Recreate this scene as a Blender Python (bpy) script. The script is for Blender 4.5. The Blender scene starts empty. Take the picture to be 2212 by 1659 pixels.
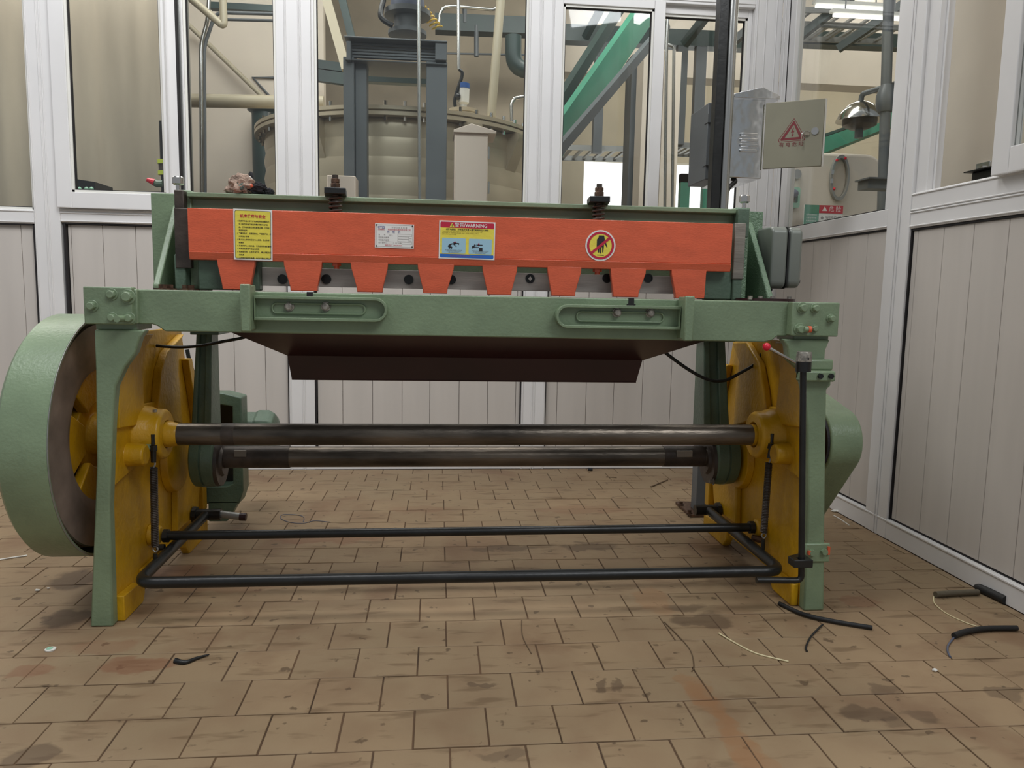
import bpy, bmesh, math, random
from mathutils import Vector, Matrix, noise
random.seed(7)
R = math.radians
PI = math.pi
scene = bpy.context.scene
COL = scene.collection

# ------------------------------------------------------------------ camera
W, H, F = 2212.0, 1659.0, 1640.0
CAM_H = 0.815
_p, _y, _r = R(-6.7), R(5.65), R(1.1)
FW = Vector((math.sin(_y)*math.cos(_p), math.cos(_y)*math.cos(_p), math.sin(_p)))
_rt = Vector((math.cos(_y), -math.sin(_y), 0)); _up = _rt.cross(FW)
RT = _rt*math.cos(_r) + _up*math.sin(_r)
UP = _up*math.cos(_r) - _rt*math.sin(_r)
CP = Vector((0, 0, CAM_H))
cd = bpy.data.cameras.new('camera')
cam = bpy.data.objects.new('camera', cd); COL.objects.link(cam)
m = Matrix((RT, UP, -FW)).transposed().to_4x4(); m.translation = CP
cam.matrix_world = m
cd.sensor_fit = 'HORIZONTAL'; cd.sensor_width = 36.0; cd.lens = F/W*36.0
cd.clip_start = 0.05; cd.clip_end = 200
scene.camera = cam

# ------------------------------------------------------------------ light and exposure
vs = scene.view_settings
vs.view_transform = 'Standard'; vs.look = 'None'; vs.gamma = 1.0; vs.use_curve_mapping = False
vs.exposure = 0.0
world = bpy.data.worlds.new('world'); scene.world = world; world.use_nodes = True
bg = world.node_tree.nodes['Background']
bg.inputs[0].default_value = (0.90, 0.94, 1.0, 1); bg.inputs[1].default_value = 0.31

def area(name, loc, target, sx, sy, power, col=(1, 1, 1)):
    ld = bpy.data.lights.new(name, 'AREA'); ld.shape = 'RECTANGLE'; ld.size = sx; ld.size_y = sy
    ld.energy = power; ld.color = col
    o = bpy.data.objects.new(name, ld); COL.objects.link(o)
    o.location = loc
    o.rotation_euler = (Vector(target)-Vector(loc)).to_track_quat('-Z', 'Y').to_euler()
    return o
area('daylight_window', (2.5, -2.2, 5.0), (-0.1, 2.6, 0.9), 2.4, 1.8, 124, (0.94, 0.97, 1.0))
area('ceiling_light', (-1.0, 1.4, 3.5), (-1.5, 3.4, 1.6), 2.6, 1.2, 70, (0.97, 0.98, 1.0))
area('hall_light', (-0.2, 4.15, 4.2), (-0.2, 5.4, 0.8), 4.0, .8, 95, (1.0, 0.98, 0.94))
area('cladding_fill', (-2.4, 3.85, 3.2), (-2.4, 4.4, 1.3), 2.2, .3, 34, (1.0, 0.98, 0.94))  # unseen fill, added to brighten the front of the left cladding
area('sash_view_fill', (1.5, 4.5, 4.3), (1.5, 6.6, 1.2), 1.4, .5, 45, (1.0, 0.98, 0.94))  # second added fill, lifts the columns seen through the sliding sashes
area('pier_fill', (1.72, 1.9, 3.0), (2.0, 2.4, 1.2), .12, 1.4, 7, (1.0, 0.97, 0.92))  # added fill for the plaster pier, no known lamp there
for _i in range(5):
    area('hall_strip_light', (2.2+1.4*_i, 8.6, 4.55), (2.2+1.4*_i, 8.6, 0.0), 0.16, 4.5, 45, (1.0, 0.98, 0.94))

# ------------------------------------------------------------------ measuring helpers: a measured direction meets a plane of the room
def _ray(px, py): return FW + RT*((px-W/2)/F) - UP*((py-H/2)/F)
def at(px, py, Y):
    r = _ray(px, py); return CP + r*((Y-CP.y)/r.y)
def atx(px, py, X):
    r = _ray(px, py); return CP + r*((X-CP.x)/r.x)
def fl(px, py, z=0.0):
    r = _ray(px, py); return CP + r*((z-CP.z)/r.z)

# ------------------------------------------------------------------ materials
def lin(c):
    c = c/255.0
    return c/12.92 if c <= 0.04045 else ((c+0.055)/1.055)**2.4
def rgb(c): return (lin(c[0]), lin(c[1]), lin(c[2]), 1.0)
MATS = {}
def mat(name, col, rough=0.5, metal=0.0, bump=0.0, bscale=60.0, var=0.0, vscale=6.0, col2=None, spec=None, stretch=None, coat=0.0):
    m = bpy.data.materials.new(name); m.use_nodes = True
    nt = m.node_tree; N = nt.nodes; L = nt.links
    b = N['Principled BSDF']
    b.inputs['Base Color'].default_value = rgb(col)
    b.inputs['Roughness'].default_value = rough
    b.inputs['Metallic'].default_value = metal
    if spec is not None: b.inputs['Specular IOR Level'].default_value = spec
    if coat: b.inputs['Coat Weight'].default_value = coat; b.inputs['Coat Roughness'].default_value = 0.12
    geo = N.new('ShaderNodeNewGeometry'); vec = geo.outputs['Position']
    if stretch:
        mp = N.new('ShaderNodeVectorMath'); mp.operation = 'MULTIPLY'; mp.inputs[1].default_value = stretch
        L.new(vec, mp.inputs[0]); vec = mp.outputs[0]
    if var or col2:
        n = N.new('ShaderNodeTexNoise'); n.inputs['Scale'].default_value = vscale; n.inputs['Detail'].default_value = 5
        L.new(vec, n.inputs['Vector'])
        r = N.new('ShaderNodeValToRGB'); r.color_ramp.elements[0].position = 0.35; r.color_ramp.elements[1].position = 0.68
        c2 = col2 if col2 else tuple(c*(1-var) for c in col)
        r.color_ramp.elements[0].color = rgb(c2); r.color_ramp.elements[1].color = rgb(col)
        L.new(n.outputs['Fac'], r.inputs[0]); L.new(r.outputs[0], b.inputs['Base Color'])
    if bump:
        n = N.new('ShaderNodeTexNoise'); n.inputs['Scale'].default_value = bscale; n.inputs['Detail'].default_value = 3
        L.new(vec, n.inputs['Vector'])
        bp = N.new('ShaderNodeBump'); bp.inputs['Strength'].default_value = bump; bp.inputs['Distance'].default_value = 0.004
        L.new(n.outputs['Fac'], bp.inputs['Height']); L.new(bp.outputs[0], b.inputs['Normal'])
    MATS[name] = m
    return m
M_GREEN = mat('green_enamel', (130, 149, 118), 0.34, bump=0.22, bscale=140, var=0.10, vscale=9)
M_GREEND = mat('dark_green_enamel', (96, 118, 98), 0.38, bump=0.30, bscale=110, var=0.16, vscale=9)
M_GREENW = mat('wrinkled_green_enamel', (118, 144, 116), 0.24, bump=0.8, bscale=190, var=0.12, vscale=12)
M_YEL = mat('yellow_enamel', (210, 160, 10), 0.42, bump=0.45, bscale=70, var=0.16, vscale=7, col2=(172, 130, 20))
M_ORG = mat('orange_enamel', (222, 100, 66), 0.28, bump=0.16, bscale=150, var=0.06, vscale=14, stretch=(1, 1, 3))
M_STEEL = mat('raw_steel', (150, 143, 132), 0.45, 0.35, bump=0.15, bscale=90, var=0.22, vscale=9, stretch=(0.3, 1, 4))
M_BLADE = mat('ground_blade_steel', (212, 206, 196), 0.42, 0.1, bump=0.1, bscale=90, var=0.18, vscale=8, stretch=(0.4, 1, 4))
M_SHAFT = mat('oily_shaft_steel', (122, 112, 100), 0.34, 0.7, bump=0.25, bscale=60, var=0.45, vscale=7, stretch=(0.5, 2, 2))
M_DSTEEL = mat('dark_steel', (84, 74, 66), 0.45, 0.35, bump=0.3, bscale=60, var=0.35, vscale=16)
M_BLK = mat('black_enamel', (34, 35, 34), 0.36, 0.1, bump=0.15, bscale=60, var=0.3, vscale=14)
M_RUBBER = mat('black_rubber', (30, 30, 30), 0.6, bump=0.2, bscale=200)
M_CHROME = mat('chrome', (205, 203, 198), 0.16, 1.0, bump=0.05, bscale=20)
M_STAIN = mat('stainless_sheet', (224, 226, 228), 0.12, 1.0, bump=0.9, bscale=7)
M_SSHEET = mat('olive_sheet_steel', (146, 142, 122), 0.45, 0.25, bump=0.05, bscale=8, var=0.08, vscale=5)
M_BOLT = mat('worn_bolt_steel', (178, 172, 160), 0.35, 0.35, var=0.4, vscale=90)
M_RUST = mat('rusty_bolt_steel', (112, 84, 66), 0.5, 0.5, var=0.4, vscale=90)
M_MAROON = mat('maroon_sheet', (58, 28, 30), 0.34, 0.0, bump=0.12, bscale=12, var=0.25, vscale=4)
M_PVC = mat('white_pvc', (226, 224, 222), 0.33, bump=0.0, var=0.035, vscale=3)
M_PANEL = mat('white_panel', (200, 193, 185), 0.42, bump=0.0, var=0.03, vscale=2.5, stretch=(6, 6, 0.6))
M_DARK = mat('dark_gasket', (26, 22, 24), 0.7)
M_GREYBOX = mat('grey_cast_box', (120, 124, 116), 0.33, 0.1, bump=0.06, bscale=60)
M_RED = mat('red_knob', (214, 32, 56), 0.25)
M_WHITE = mat('white_print', (232, 228, 222), 0.4)
M_BLACKP = mat('black_print', (32, 28, 32), 0.5)
M_REDP = mat('red_print', (190, 34, 62), 0.4)
M_YELP = mat('yellow_print', (232, 214, 82), 0.35, bump=0.3, bscale=60)
M_BLUEP = mat('blue_print', (158, 196, 214), 0.4)
M_BLUED = mat('deep_blue_print', (40, 104, 190), 0.4)
M_NAVY = mat('navy_print', (70, 74, 140), 0.5)
M_GREYP = mat('grey_print', (120, 112, 108), 0.5)
M_OLIVEP = mat('olive_print', (120, 104, 40), 0.5)
M_PINKP = mat('purple_print', (128, 84, 160), 0.5)
M_MAROONP = mat('maroon_print', (120, 42, 46), 0.5)
M_CREAM = mat('cream_plaster', (212, 202, 180), 0.85, var=0.06, vscale=1.5)
M_BEIGE = mat('beige_plaster', (218, 206, 190), 0.85, var=0.05, vscale=2)
M_CURT = mat('beige_cladding', (178, 165, 145), 0.75, var=0.10, vscale=2.2, stretch=(3, 3, 0.4))
M_BROWNW = mat('taupe_plaster', (178, 164, 142), 0.85, var=0.12, vscale=2)
M_TEAL = mat('teal_enamel', (74, 142, 116), 0.4, var=0.1, vscale=4)
M_DGB = mat('dark_green_steel', (50, 66, 62), 0.45, var=0.15, vscale=4)
M_GREYS = mat('grey_painted_steel', (96, 100, 102), 0.45, var=0.1, vscale=4)
M_PIPE = mat('beige_pipe', (176, 166, 142), 0.4)
M_TANK = mat('tank_cream_steel', (196, 182, 156), 0.30, 0.25, bump=0.1, bscale=6, var=0.06, vscale=2)
M_PINKC = mat('pale_pink_cabinet', (214, 196, 180), 0.4)
M_FLOORH = mat('hall_floor', (150, 140, 122), 0.6, var=0.1, vscale=2)
M_ALU = mat('silver_conduit', (176, 176, 172), 0.24, 0.95)
M_YCOIL = mat('yellow_hose', (222, 186, 74), 0.35)
M_BLUE = mat('blue_plastic', (40, 84, 150), 0.4)
M_CABW = mat('cream_wire', (222, 210, 168), 0.5)
M_CABB = mat('brown_wire', (104, 84, 62), 0.5)
M_CABG = mat('grey_hose', (96, 88, 72), 0.55, bump=0.4, bscale=90)
M_CABBL = mat('slate_wire', (92, 98, 116), 0.5)
M_CLOTH = mat('beige_glove_cloth', (178, 152, 134), 0.95, bump=0.6, bscale=260, var=0.25, vscale=30)
M_CLOTHB = mat('black_glove_cloth', (36, 35, 38), 0.95, bump=0.6, bscale=260)
M_CLOTHG = mat('green_patch', (112, 132, 122), 0.6, bump=0.4, bscale=160, var=0.3, vscale=60)
M_HIVIS = mat('lime_band', (190, 204, 70), 0.6)
M_WHITEP = mat('white_plastic', (224, 222, 214), 0.4)
M_GREENC = mat('pale_green_plastic', (150, 196, 168), 0.4)
M_WHEEL = mat('machined_wheel_rim', (150, 134, 122), 0.5, 0.25, var=0.3, vscale=9, stretch=(6, 1, 1))
M_LTGREY = mat('light_grey_steel', (150, 150, 146), 0.4, 0.4)

def emit_mat(name, col, k):
    m = bpy.data.materials.new(name); m.use_nodes = True
    b = m.node_tree.nodes['Principled BSDF']; b.inputs['Base Color'].default_value = (.8, .8, .8, 1)
    b.inputs['Emission Color'].default_value = (*col, 1); b.inputs['Emission Strength'].default_value = k
    return m
M_SKY = emit_mat('overcast_sky', (0.93, 0.96, 1.0), 1.6)
M_LAMP = emit_mat('lit_lamp_tube', (1.0, 0.98, 0.94), 2.2)
def glass_mat(name, tint, ior=1.5):
    m = bpy.data.materials.new(name); m.use_nodes = True
    nt = m.node_tree; N = nt.nodes; L = nt.links
    for n in list(N):
        if n.type != 'OUTPUT_MATERIAL': N.remove(n)
    out = [n for n in N if n.type == 'OUTPUT_MATERIAL'][0]
    t = N.new('ShaderNodeBsdfTransparent'); t.inputs[0].default_value = tint
    g = N.new('ShaderNodeBsdfGlossy'); g.inputs['Roughness'].default_value = 0.02
    lw = N.new('ShaderNodeLayerWeight'); lw.inputs[0].default_value = 0.5
    pw = N.new('ShaderNodeMath'); pw.operation = 'POWER'; pw.inputs[1].default_value = 5.0; L.new(lw.outputs['Facing'], pw.inputs[0])
    f = N.new('ShaderNodeMath'); f.operation = 'MULTIPLY_ADD'; f.inputs[1].default_value = 0.95; f.inputs[2].default_value = 0.045; L.new(pw.outputs[0], f.inputs[0])
    mx = N.new('ShaderNodeMixShader')
    L.new(f.outputs[0], mx.inputs[0]); L.new(t.outputs[0], mx.inputs[1]); L.new(g.outputs[0], mx.inputs[2])
    L.new(mx.outputs[0], out.inputs[0])
    return m
M_GLASS = glass_mat('window_glass', (0.90, 0.92, 0.915, 1))

# floor tiles: fired clay tile with dirt, oil stains and rust runs, in world coordinates
def tile_mat():
    m = bpy.data.materials.new('clay_tile'); m.use_nodes = True
    nt = m.node_tree; N = nt.nodes; L = nt.links
    b = N['Principled BSDF']; b.inputs['Roughness'].default_value = 0.6
    b.inputs['Specular IOR Level'].default_value = 0.35
    geo = N.new('ShaderNodeNewGeometry'); pos = geo.outputs['Position']
    info = N.new('ShaderNodeObjectInfo')
    def noise_(scale, detail=5, vec=None, dist=0.0):
        n = N.new('ShaderNodeTexNoise'); n.inputs['Scale'].default_value = scale; n.inputs['Detail'].default_value = detail
        n.inputs['Distortion'].default_value = dist
        L.new(vec or pos, n.inputs['Vector']); return n.outputs['Fac']
    def ramp(fac, p0, p1, c0=(0, 0, 0, 1), c1=(1, 1, 1, 1)):
        r = N.new('ShaderNodeValToRGB'); r.color_ramp.elements[0].position = p0; r.color_ramp.elements[1].position = p1
        r.color_ramp.elements[0].color = c0; r.color_ramp.elements[1].color = c1
        L.new(fac, r.inputs[0]); return r.outputs[0]
    def mix(fac, a, c, mode='MIX'):
        x = N.new('ShaderNodeMix'); x.data_type = 'RGBA'; x.blend_type = mode
        if isinstance(fac, (int, float)): x.inputs[0].default_value = fac
        else: L.new(fac, x.inputs[0])
        for i, v in ((6, a), (7, c)):
            if isinstance(v, tuple): x.inputs[i].default_value = v
            else: L.new(v, x.inputs[i])
        return x.outputs[2]
    def math_(op, a, c=None):
        x = N.new('ShaderNodeMath'); x.operation = op
        for i, v in ((0, a), (1, c)):
            if v is None: continue
            if isinstance(v, (int, float)): x.inputs[i].default_value = v
            else: L.new(v, x.inputs[i])
        return x.outputs[0]
    base = ramp(info.outputs['Random'], 0.0, 1.0, rgb((146, 123, 94)), rgb((158, 133, 102)))
    base = mix(ramp(noise_(2.2, 4), 0.35, 0.7), base, rgb((144, 124, 96)))
    base = mix(math_('MULTIPLY', ramp(noise_(9, 6), 0.45, 0.72), 0.45), base, rgb((132, 105, 79)))
    base = mix(math_('MULTIPLY', ramp(noise_(3.4, 6, dist=0.6), 0.54, 0.68), 0.6), base, rgb((122, 92, 68)))
    # long scuffs
    st = N.new('ShaderNodeVectorMath'); st.operation = 'MULTIPLY'; st.inputs[1].default_value = (7, 30, 1); L.new(pos, st.inputs[0])
    base = mix(math_('MULTIPLY', ramp(noise_(1.0, 6, st.outputs[0]), 0.57, 0.66), 0.55), base, rgb((104, 82, 58)))
    # small dark drops
    base = mix(math_('MULTIPLY', ramp(noise_(26, 3), 0.655, 0.70), 0.7), base, rgb((82, 64, 46)))
    # stains with a place of their own: (x, y, rx, ry, strength, colour)
    warp = N.new('ShaderNodeTexNoise'); warp.inputs['Scale'].default_value = 14; warp.inputs['Detail'].default_value = 4
    L.new(pos, warp.inputs['Vector'])
    wv = N.new('ShaderNodeVectorMath'); wv.operation = 'MULTIPLY_ADD'; wv.inputs[1].default_value = (0.10, 0.10, 0)
    L.new(warp.outputs['Color'], wv.inputs[0]); L.new(pos, wv.inputs[2])
    dark = rgb((84, 66, 50)); red = rgb((128, 84, 60)); rust = rgb((146, 104, 68))
    sts = []
    for px, py, rx, ry, s, c in ((1520, 1340, .095, .05, .62, dark), (1470, 1310, .06, .03, .5, dark), (1880, 1545, .06, .035, .6, dark), (1985, 1545, .035, .03, .5, dark),
                                 (1925, 1560, .03, .03, .4, dark), (55, 1635, .045, .045, .6, dark), (165, 1250, .075, .09, .7, dark), (155, 1330, .07, .055, .75, dark),
                                 (90, 1335, .02, .015, .7, dark), (60, 1450, .05, .03, .5, red), (300, 1435, .09, .03, .55, red), (215, 1400, .08, .04, .3, red), (700, 1165, .22, .05, .5, red),
                                 (1090, 1185, .12, .035, .55, dark), (1270, 1180, .12, .035, .55, dark), (1560, 1190, .08, .035, .5, dark), (1600, 1250, .12, .06, .35, dark), (380, 1240, .10, .10, .5, red),
                                 (1260, 1100, .2, .06, .3, red), (1700, 1283, .08, .02, .55, dark), (2170, 1500, .05, .02, .5, dark), (1040, 1480, .03, .012, .6, dark), (930, 1500, .018, .012, .6, dark),
                                 (1300, 1480, .012, .03, .6, dark), (1330, 1480, .012, .03, .55, dark), (1080, 1625, .06, .02, .45, dark), (1900, 1490, .04, .02, .5, dark), (900, 1100, .12, .05, .25, red),
                                 (1860, 1300, .06, .03, .4, red), (500, 1265, .16, .06, .3, red)):
        p = fl(px, py); sts.append((p.x+.05, p.y+.05, rx, ry, s, c))
    for a, c_ in (((1500, 1480), (1640, 1659)),):
        p, q = fl(*a), fl(*c_); n = 7
        for i in range(n):
            t = i/(n-1); sts.append((p.x+(q.x-p.x)*t+.05, p.y+(q.y-p.y)*t+.05, .030, .055, .40, rust))
    p = fl(1415, 1300); sts.append((p.x+.05, p.y+.05, .05, .10, .35, rust))
    for x, y, rx, ry, s, c in sts:
        a = N.new('ShaderNodeVectorMath'); a.operation = 'SUBTRACT'; a.inputs[1].default_value = (x, y, 0); L.new(wv.outputs[0], a.inputs[0])
        d = N.new('ShaderNodeVectorMath'); d.operation = 'MULTIPLY'; d.inputs[1].default_value = (1/rx, 1/ry, 0); L.new(a.outputs[0], d.inputs[0])
        l = N.new('ShaderNodeVectorMath'); l.operation = 'LENGTH'; L.new(d.outputs[0], l.inputs[0])
        f = ramp(l.outputs['Value'], 0.75, 1.2, (s, s, s, 1), (0, 0, 0, 1))
        base = mix(f, base, c)
    L.new(base, b.inputs['Base Color'])
    bp = N.new('ShaderNodeBump'); bp.inputs['Strength'].default_value = 0.35; bp.inputs['Distance'].default_value = 0.003
    L.new(noise_(38, 6), bp.inputs['Height']); L.new(bp.outputs[0], b.inputs['Normal'])
    return m
M_TILE = tile_mat()
M_GROUT = mat('grout', (108, 82, 58), 0.9, bump=0.4, bscale=120, var=0.35, vscale=5)

# ------------------------------------------------------------------ mesh builder
class MB:
    def __init__(s): s.v = []; s.f = []
    def add(s, vs, fs):
        o = len(s.v); s.v += [Vector(v) for v in vs]; s.f += [tuple(i+o for i in f) for f in fs]; return s
    def box(s, x0, x1, y0, y1, z0, z1):
        if x0 > x1: x0, x1 = x1, x0
        if y0 > y1: y0, y1 = y1, y0
        if z0 > z1: z0, z1 = z1, z0
        return s.add([(x0, y0, z0), (x1, y0, z0), (x1, y1, z0), (x0, y1, z0), (x0, y0, z1), (x1, y0, z1), (x1, y1, z1), (x0, y1, z1)],
                     [(3, 2, 1, 0), (4, 5, 6, 7), (0, 1, 5, 4), (1, 2, 6, 5), (2, 3, 7, 6), (3, 0, 4, 7)])
    def prism(s, poly, axis, a0, a1):
        def P(u, v, a): return {'x': (a, u, v), 'y': (u, a, v), 'z': (u, v, a)}[axis]
        n = len(poly)
        vs = [P(u, v, a0) for u, v in poly] + [P(u, v, a1) for u, v in poly]
        fs = [tuple(range(n))[::-1], tuple(range(n, 2*n))] + [(i, (i+1) % n, (i+1) % n+n, i+n) for i in range(n)]
        return s.add(vs, fs)
    def ringprism(s, outer, inner, axis, a0, a1):
        def P(u, v, a): return {'x': (a, u, v), 'y': (u, a, v), 'z': (u, v, a)}[axis]
        n = len(outer); vs = []
        for a in (a0, a1):
            vs += [P(u, v, a) for u, v in outer] + [P(u, v, a) for u, v in inner]
        fs = []
        for i in range(n):
            j = (i+1) % n
            fs += [(i, j, n+j, n+i), (2*n+i, 3*n+i, 3*n+j, 2*n+j), (i, 2*n+i, 2*n+j, j), (n+i, n+j, 3*n+j, 3*n+i)]
        return s.add(vs, fs)
    def cyl(s, p0, p1, r0, r1=None, n=20, cap=True):
        p0, p1 = Vector(p0), Vector(p1); r1 = r0 if r1 is None else r1
        d = (p1-p0).normalized(); a = d.orthogonal().normalized(); b = d.cross(a)
        vs = [p0+(a*math.cos(2*PI*i/n)+b*math.sin(2*PI*i/n))*r0 for i in range(n)]
        vs += [p1+(a*math.cos(2*PI*i/n)+b*math.sin(2*PI*i/n))*r1 for i in range(n)]
        fs = [(i, (i+1) % n, (i+1) % n+n, i+n) for i in range(n)]
        if cap: fs += [tuple(range(n))[::-1], tuple(range(n, 2*n))]
        return s.add(vs, fs)
    def lathe(s, o, d, prof, n=32, cap=True):
        o, d = Vector(o), Vector(d).normalized(); a = d.orthogonal().normalized(); b = d.cross(a)
        vs = []; m = len(prof)
        for t, r in prof:
            vs += [o+d*t+(a*math.cos(2*PI*i/n)+b*math.sin(2*PI*i/n))*max(r, 1e-5) for i in range(n)]
        fs = [(k*n+i, k*n+(i+1) % n, (k+1)*n+(i+1) % n, (k+1)*n+i) for k in range(m-1) for i in range(n)]
        if cap and prof[0][1] > 1e-4: fs.append(tuple(range(n))[::-1])
        if cap and prof[-1][1] > 1e-4: fs.append(tuple(range((m-1)*n, m*n)))
        return s.add(vs, fs)
    def hexa(s, p0, p1, r): return s.cyl(p0, p1, r, n=6)
    def sphere(s, c, r, n=14, sc=(1, 1, 1)):
        c = Vector(c); prof = []
        vs = []; fs = []
        k = n//2
        for j in range(k+1):
            th = PI*j/k
            for i in range(n):
                vs.append(c+Vector((math.sin(th)*math.cos(2*PI*i/n)*sc[0], math.sin(th)*math.sin(2*PI*i/n)*sc[1], math.cos(th)*sc[2]))*r)
        for j in range(k):
            for i in range(n): fs.append((j*n+i, (j+1)*n+i, (j+1)*n+(i+1) % n, j*n+(i+1) % n))
        return s.add(vs, fs)
    def tube(s, pts, r, n=10, smooth=0, rr=None):
        pts = [Vector(p) for p in pts]
        if smooth: pts = spline(pts, smooth)
        m = len(pts); t0 = (pts[1]-pts[0]).normalized(); a = t0.orthogonal().normalized()
        vs = []
        for k, p in enumerate(pts):
            t = (pts[min(k+1, m-1)]-pts[max(k-1, 0)]).normalized()
            a = (a-t*a.dot(t)).normalized(); b = t.cross(a)
            q = r if rr is None else rr(k/(m-1))
            vs += [p+(a*math.cos(2*PI*i/n)+b*math.sin(2*PI*i/n))*q for i in range(n)]
        fs = [(k*n+i, k*n+(i+1) % n, (k+1)*n+(i+1) % n, (k+1)*n+i) for k in range(m-1) for i in range(n)]
        fs += [tuple(range(n))[::-1], tuple(range((m-1)*n, m*n))]
        return s.add(vs, fs)
    def strip(s, pts, axis, a0, a1, w):
        """ribbon following pts (u, v) with width w in the plane, extruded along axis"""
        n = len(pts); L_, R_ = [], []
        for k in range(n):
            p, q = Vector(pts[max(k-1, 0)]), Vector(pts[min(k+1, n-1)])
            t = (q-p).normalized(); nn = Vector((-t.y, t.x)); c = Vector(pts[k])
            L_.append(tuple(c+nn*w/2)); R_.append(tuple(c-nn*w/2))
        return s.prism(L_+R_[::-1], axis, a0, a1)
    def build(s, name, material, parent=None, smooth=30, bevel=0.0, seg=2, label=None):
        me = bpy.data.meshes.new(name)
        bm = bmesh.new()
        bv = [bm.verts.new(v) for v in s.v]
        for f in s.f:
            try: bm.faces.new([bv[i] for i in f])
            except ValueError: pass
        bmesh.ops.remove_doubles(bm, verts=bm.verts, dist=1e-6)
        bmesh.ops.recalc_face_normals(bm, faces=bm.faces)
        bm.to_mesh(me); bm.free()
        if smooth:
            for p in me.polygons: p.use_smooth = True
            me.set_sharp_from_angle(angle=R(smooth))
        me.materials.append(material)
        o = bpy.data.objects.new(name, me); COL.objects.link(o)
        if bevel:
            md = o.modifiers.new('bevel', 'BEVEL'); md.width = bevel; md.segments = seg; md.limit_method = 'ANGLE'; md.angle_limit = R(35)
            if smooth: md.harden_normals = False
        if parent is not None:
            o.parent = parent; o.matrix_parent_inverse = world_m(parent).inverted()
        if label: o['label'] = label
        return o
def loose(mb, name, material, parent, **k):
    """every closed piece of the builder becomes an object of its own"""
    par = list(range(len(mb.v)))
    def find(i):
        while par[i] != i: par[i] = par[par[i]]; i = par[i]
        return i
    for f in mb.f:
        for j in f[1:]: par[find(f[0])] = find(j)
    groups = {}
    for f in mb.f: groups.setdefault(find(f[0]), []).append(f)
    out = []
    for fs in groups.values():
        idx = {}; c = MB()
        for f in fs:
            for j in f:
                if j not in idx: idx[j] = len(c.v); c.v.append(mb.v[j])
            c.f.append(tuple(idx[j] for j in f))
        out.append(c.build(name, material, parent, **k))
    return out
def world_m(o):
    m = o.matrix_basis.copy()
    p = o
    while p.parent is not None:
        m = p.parent.matrix_basis @ p.matrix_parent_inverse @ m if p.parent.parent is None else world_m(p.parent) @ p.matrix_parent_inverse @ m
        break
    return m
def spline(pts, k):
    out = []
    n = len(pts)
    for i in range(n-1):
        p0, p1, p2, p3 = pts[max(i-1, 0)], pts[i], pts[i+1], pts[min(i+2, n-1)]
        for j in range(k):
            t = j/k
            out.append(0.5*((2*p1)+(p2-p0)*t+(2*p0-5*p1+4*p2-p3)*t*t+(3*p1-p0-3*p2+p3)*t**3))
    out.append(pts[-1]); return out
def fillet(pts, r, k=6):
    """round the corners of a path"""
    pts = [Vector(p) for p in pts]; out = [pts[0]]
    for i in range(1, len(pts)-1):
        a = (pts[i-1]-pts[i]).normalized(); b = (pts[i+1]-pts[i]).normalized()
        p, q = pts[i]+a*r, pts[i]+b*r
        for j in range(k+1):
            t = j/k; out.append(p*(1-t)**2+pts[i]*2*t*(1-t)+q*t*t)
    out.append(pts[-1]); return out
def circ(cx, cy, r, n=32, a0=0.0, a1=2*PI, sx=1, sy=1):
    full = abs(a1-a0-2*PI) < 1e-6
    m = n if full else n+1
    return [(cx+r*sx*math.cos(a0+(a1-a0)*i/n), cy+r*sy*math.sin(a0+(a1-a0)*i/n)) for i in range(m)]
def rrect(x0, x1, y0, y1, r, k=5):
    out = []
    for cx, cy, a in ((x1-r, y0+r, -PI/2), (x1-r, y1-r, 0), (x0+r, y1-r, PI/2), (x0+r, y0+r, PI)):
        out += [(cx+r*math.cos(a+PI/2*i/k), cy+r*math.sin(a+PI/2*i/k)) for i in range(k+1)]
    return out
def tag(o, label, cat, group=None):
    o['label'] = label; o['category'] = cat
    if group: o['group'] = group
    return o
def thing(name, label, cat, loc=(0, 0, 0), group=None):
    o = bpy.data.objects.new(name, None); COL.objects.link(o); o.location = loc; o.empty_display_size = 0.1
    return tag(o, label, cat, group)
def struct(name, loc=(0, 0, 0)):
    o = bpy.data.objects.new(name, None); COL.objects.link(o); o.location = loc; o['kind'] = 'structure'; o.empty_display_size = 0.1
    return o
def sbuild(mb, name, material, **k):
    o = mb.build(name, material, None, **k); o['kind'] = 'structure'; return o

# flat print on a surface facing the camera side: u along +x, v along +z
def text_polys(body, size, align='CENTER', bold=0.0, squash=1.0):
    cu = bpy.data.curves.new('t', 'FONT'); cu.body = body; cu.size = size; cu.align_x = align; cu.align_y = 'CENTER'
    cu.resolution_u = 2; cu.offset = bold
    o = bpy.data.objects.new('t', cu); COL.objects.link(o)
    dg = bpy.context.evaluated_depsgraph_get()
    me = bpy.data.meshes.new_from_object(o.evaluated_get(dg))
    vs = [(v.co.x*squash, v.co.y) for v in me.vertices]; fs = [tuple(p.vertices) for p in me.polygons]
    bpy.data.objects.remove(o); bpy.data.curves.remove(cu); bpy.data.meshes.remove(me)
    return vs, fs
class Print:
    """collects flat print in a plane given by origin, u and v directions and outward normal"""
    def __init__(s, o, u=(1, 0, 0), v=(0, 0, 1), nrm=(0, -1, 0)):
        s.o, s.u, s.v, s.n = Vector(o), Vector(u), Vector(v), Vector(nrm)
    def P(s, a, b, lift): return s.o+s.u*a+s.v*b+s.n*lift
    def poly(s, mb, pts, lift=0.0004): mb.add([s.P(a, b, lift) for a, b in pts], [tuple(range(len(pts)))])
    def ring(s, mb, o, i, lift=0.0004):
        n = len(o); mb.add([s.P(a, b, lift) for a, b in o]+[s.P(a, b, lift) for a, b in i], [(k, (k+1) % n, (k+1) % n+n, k+n) for k in range(n)])
    def text(s, mb, body, a, b, size, align='CENTER', lift=0.0008, bold=0.0, squash=1.0):
        vs, fs = text_polys(body, size, align, bold, squash)
        mb.add([s.P(a+x, b+y, lift) for x, y in vs], fs)

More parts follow.
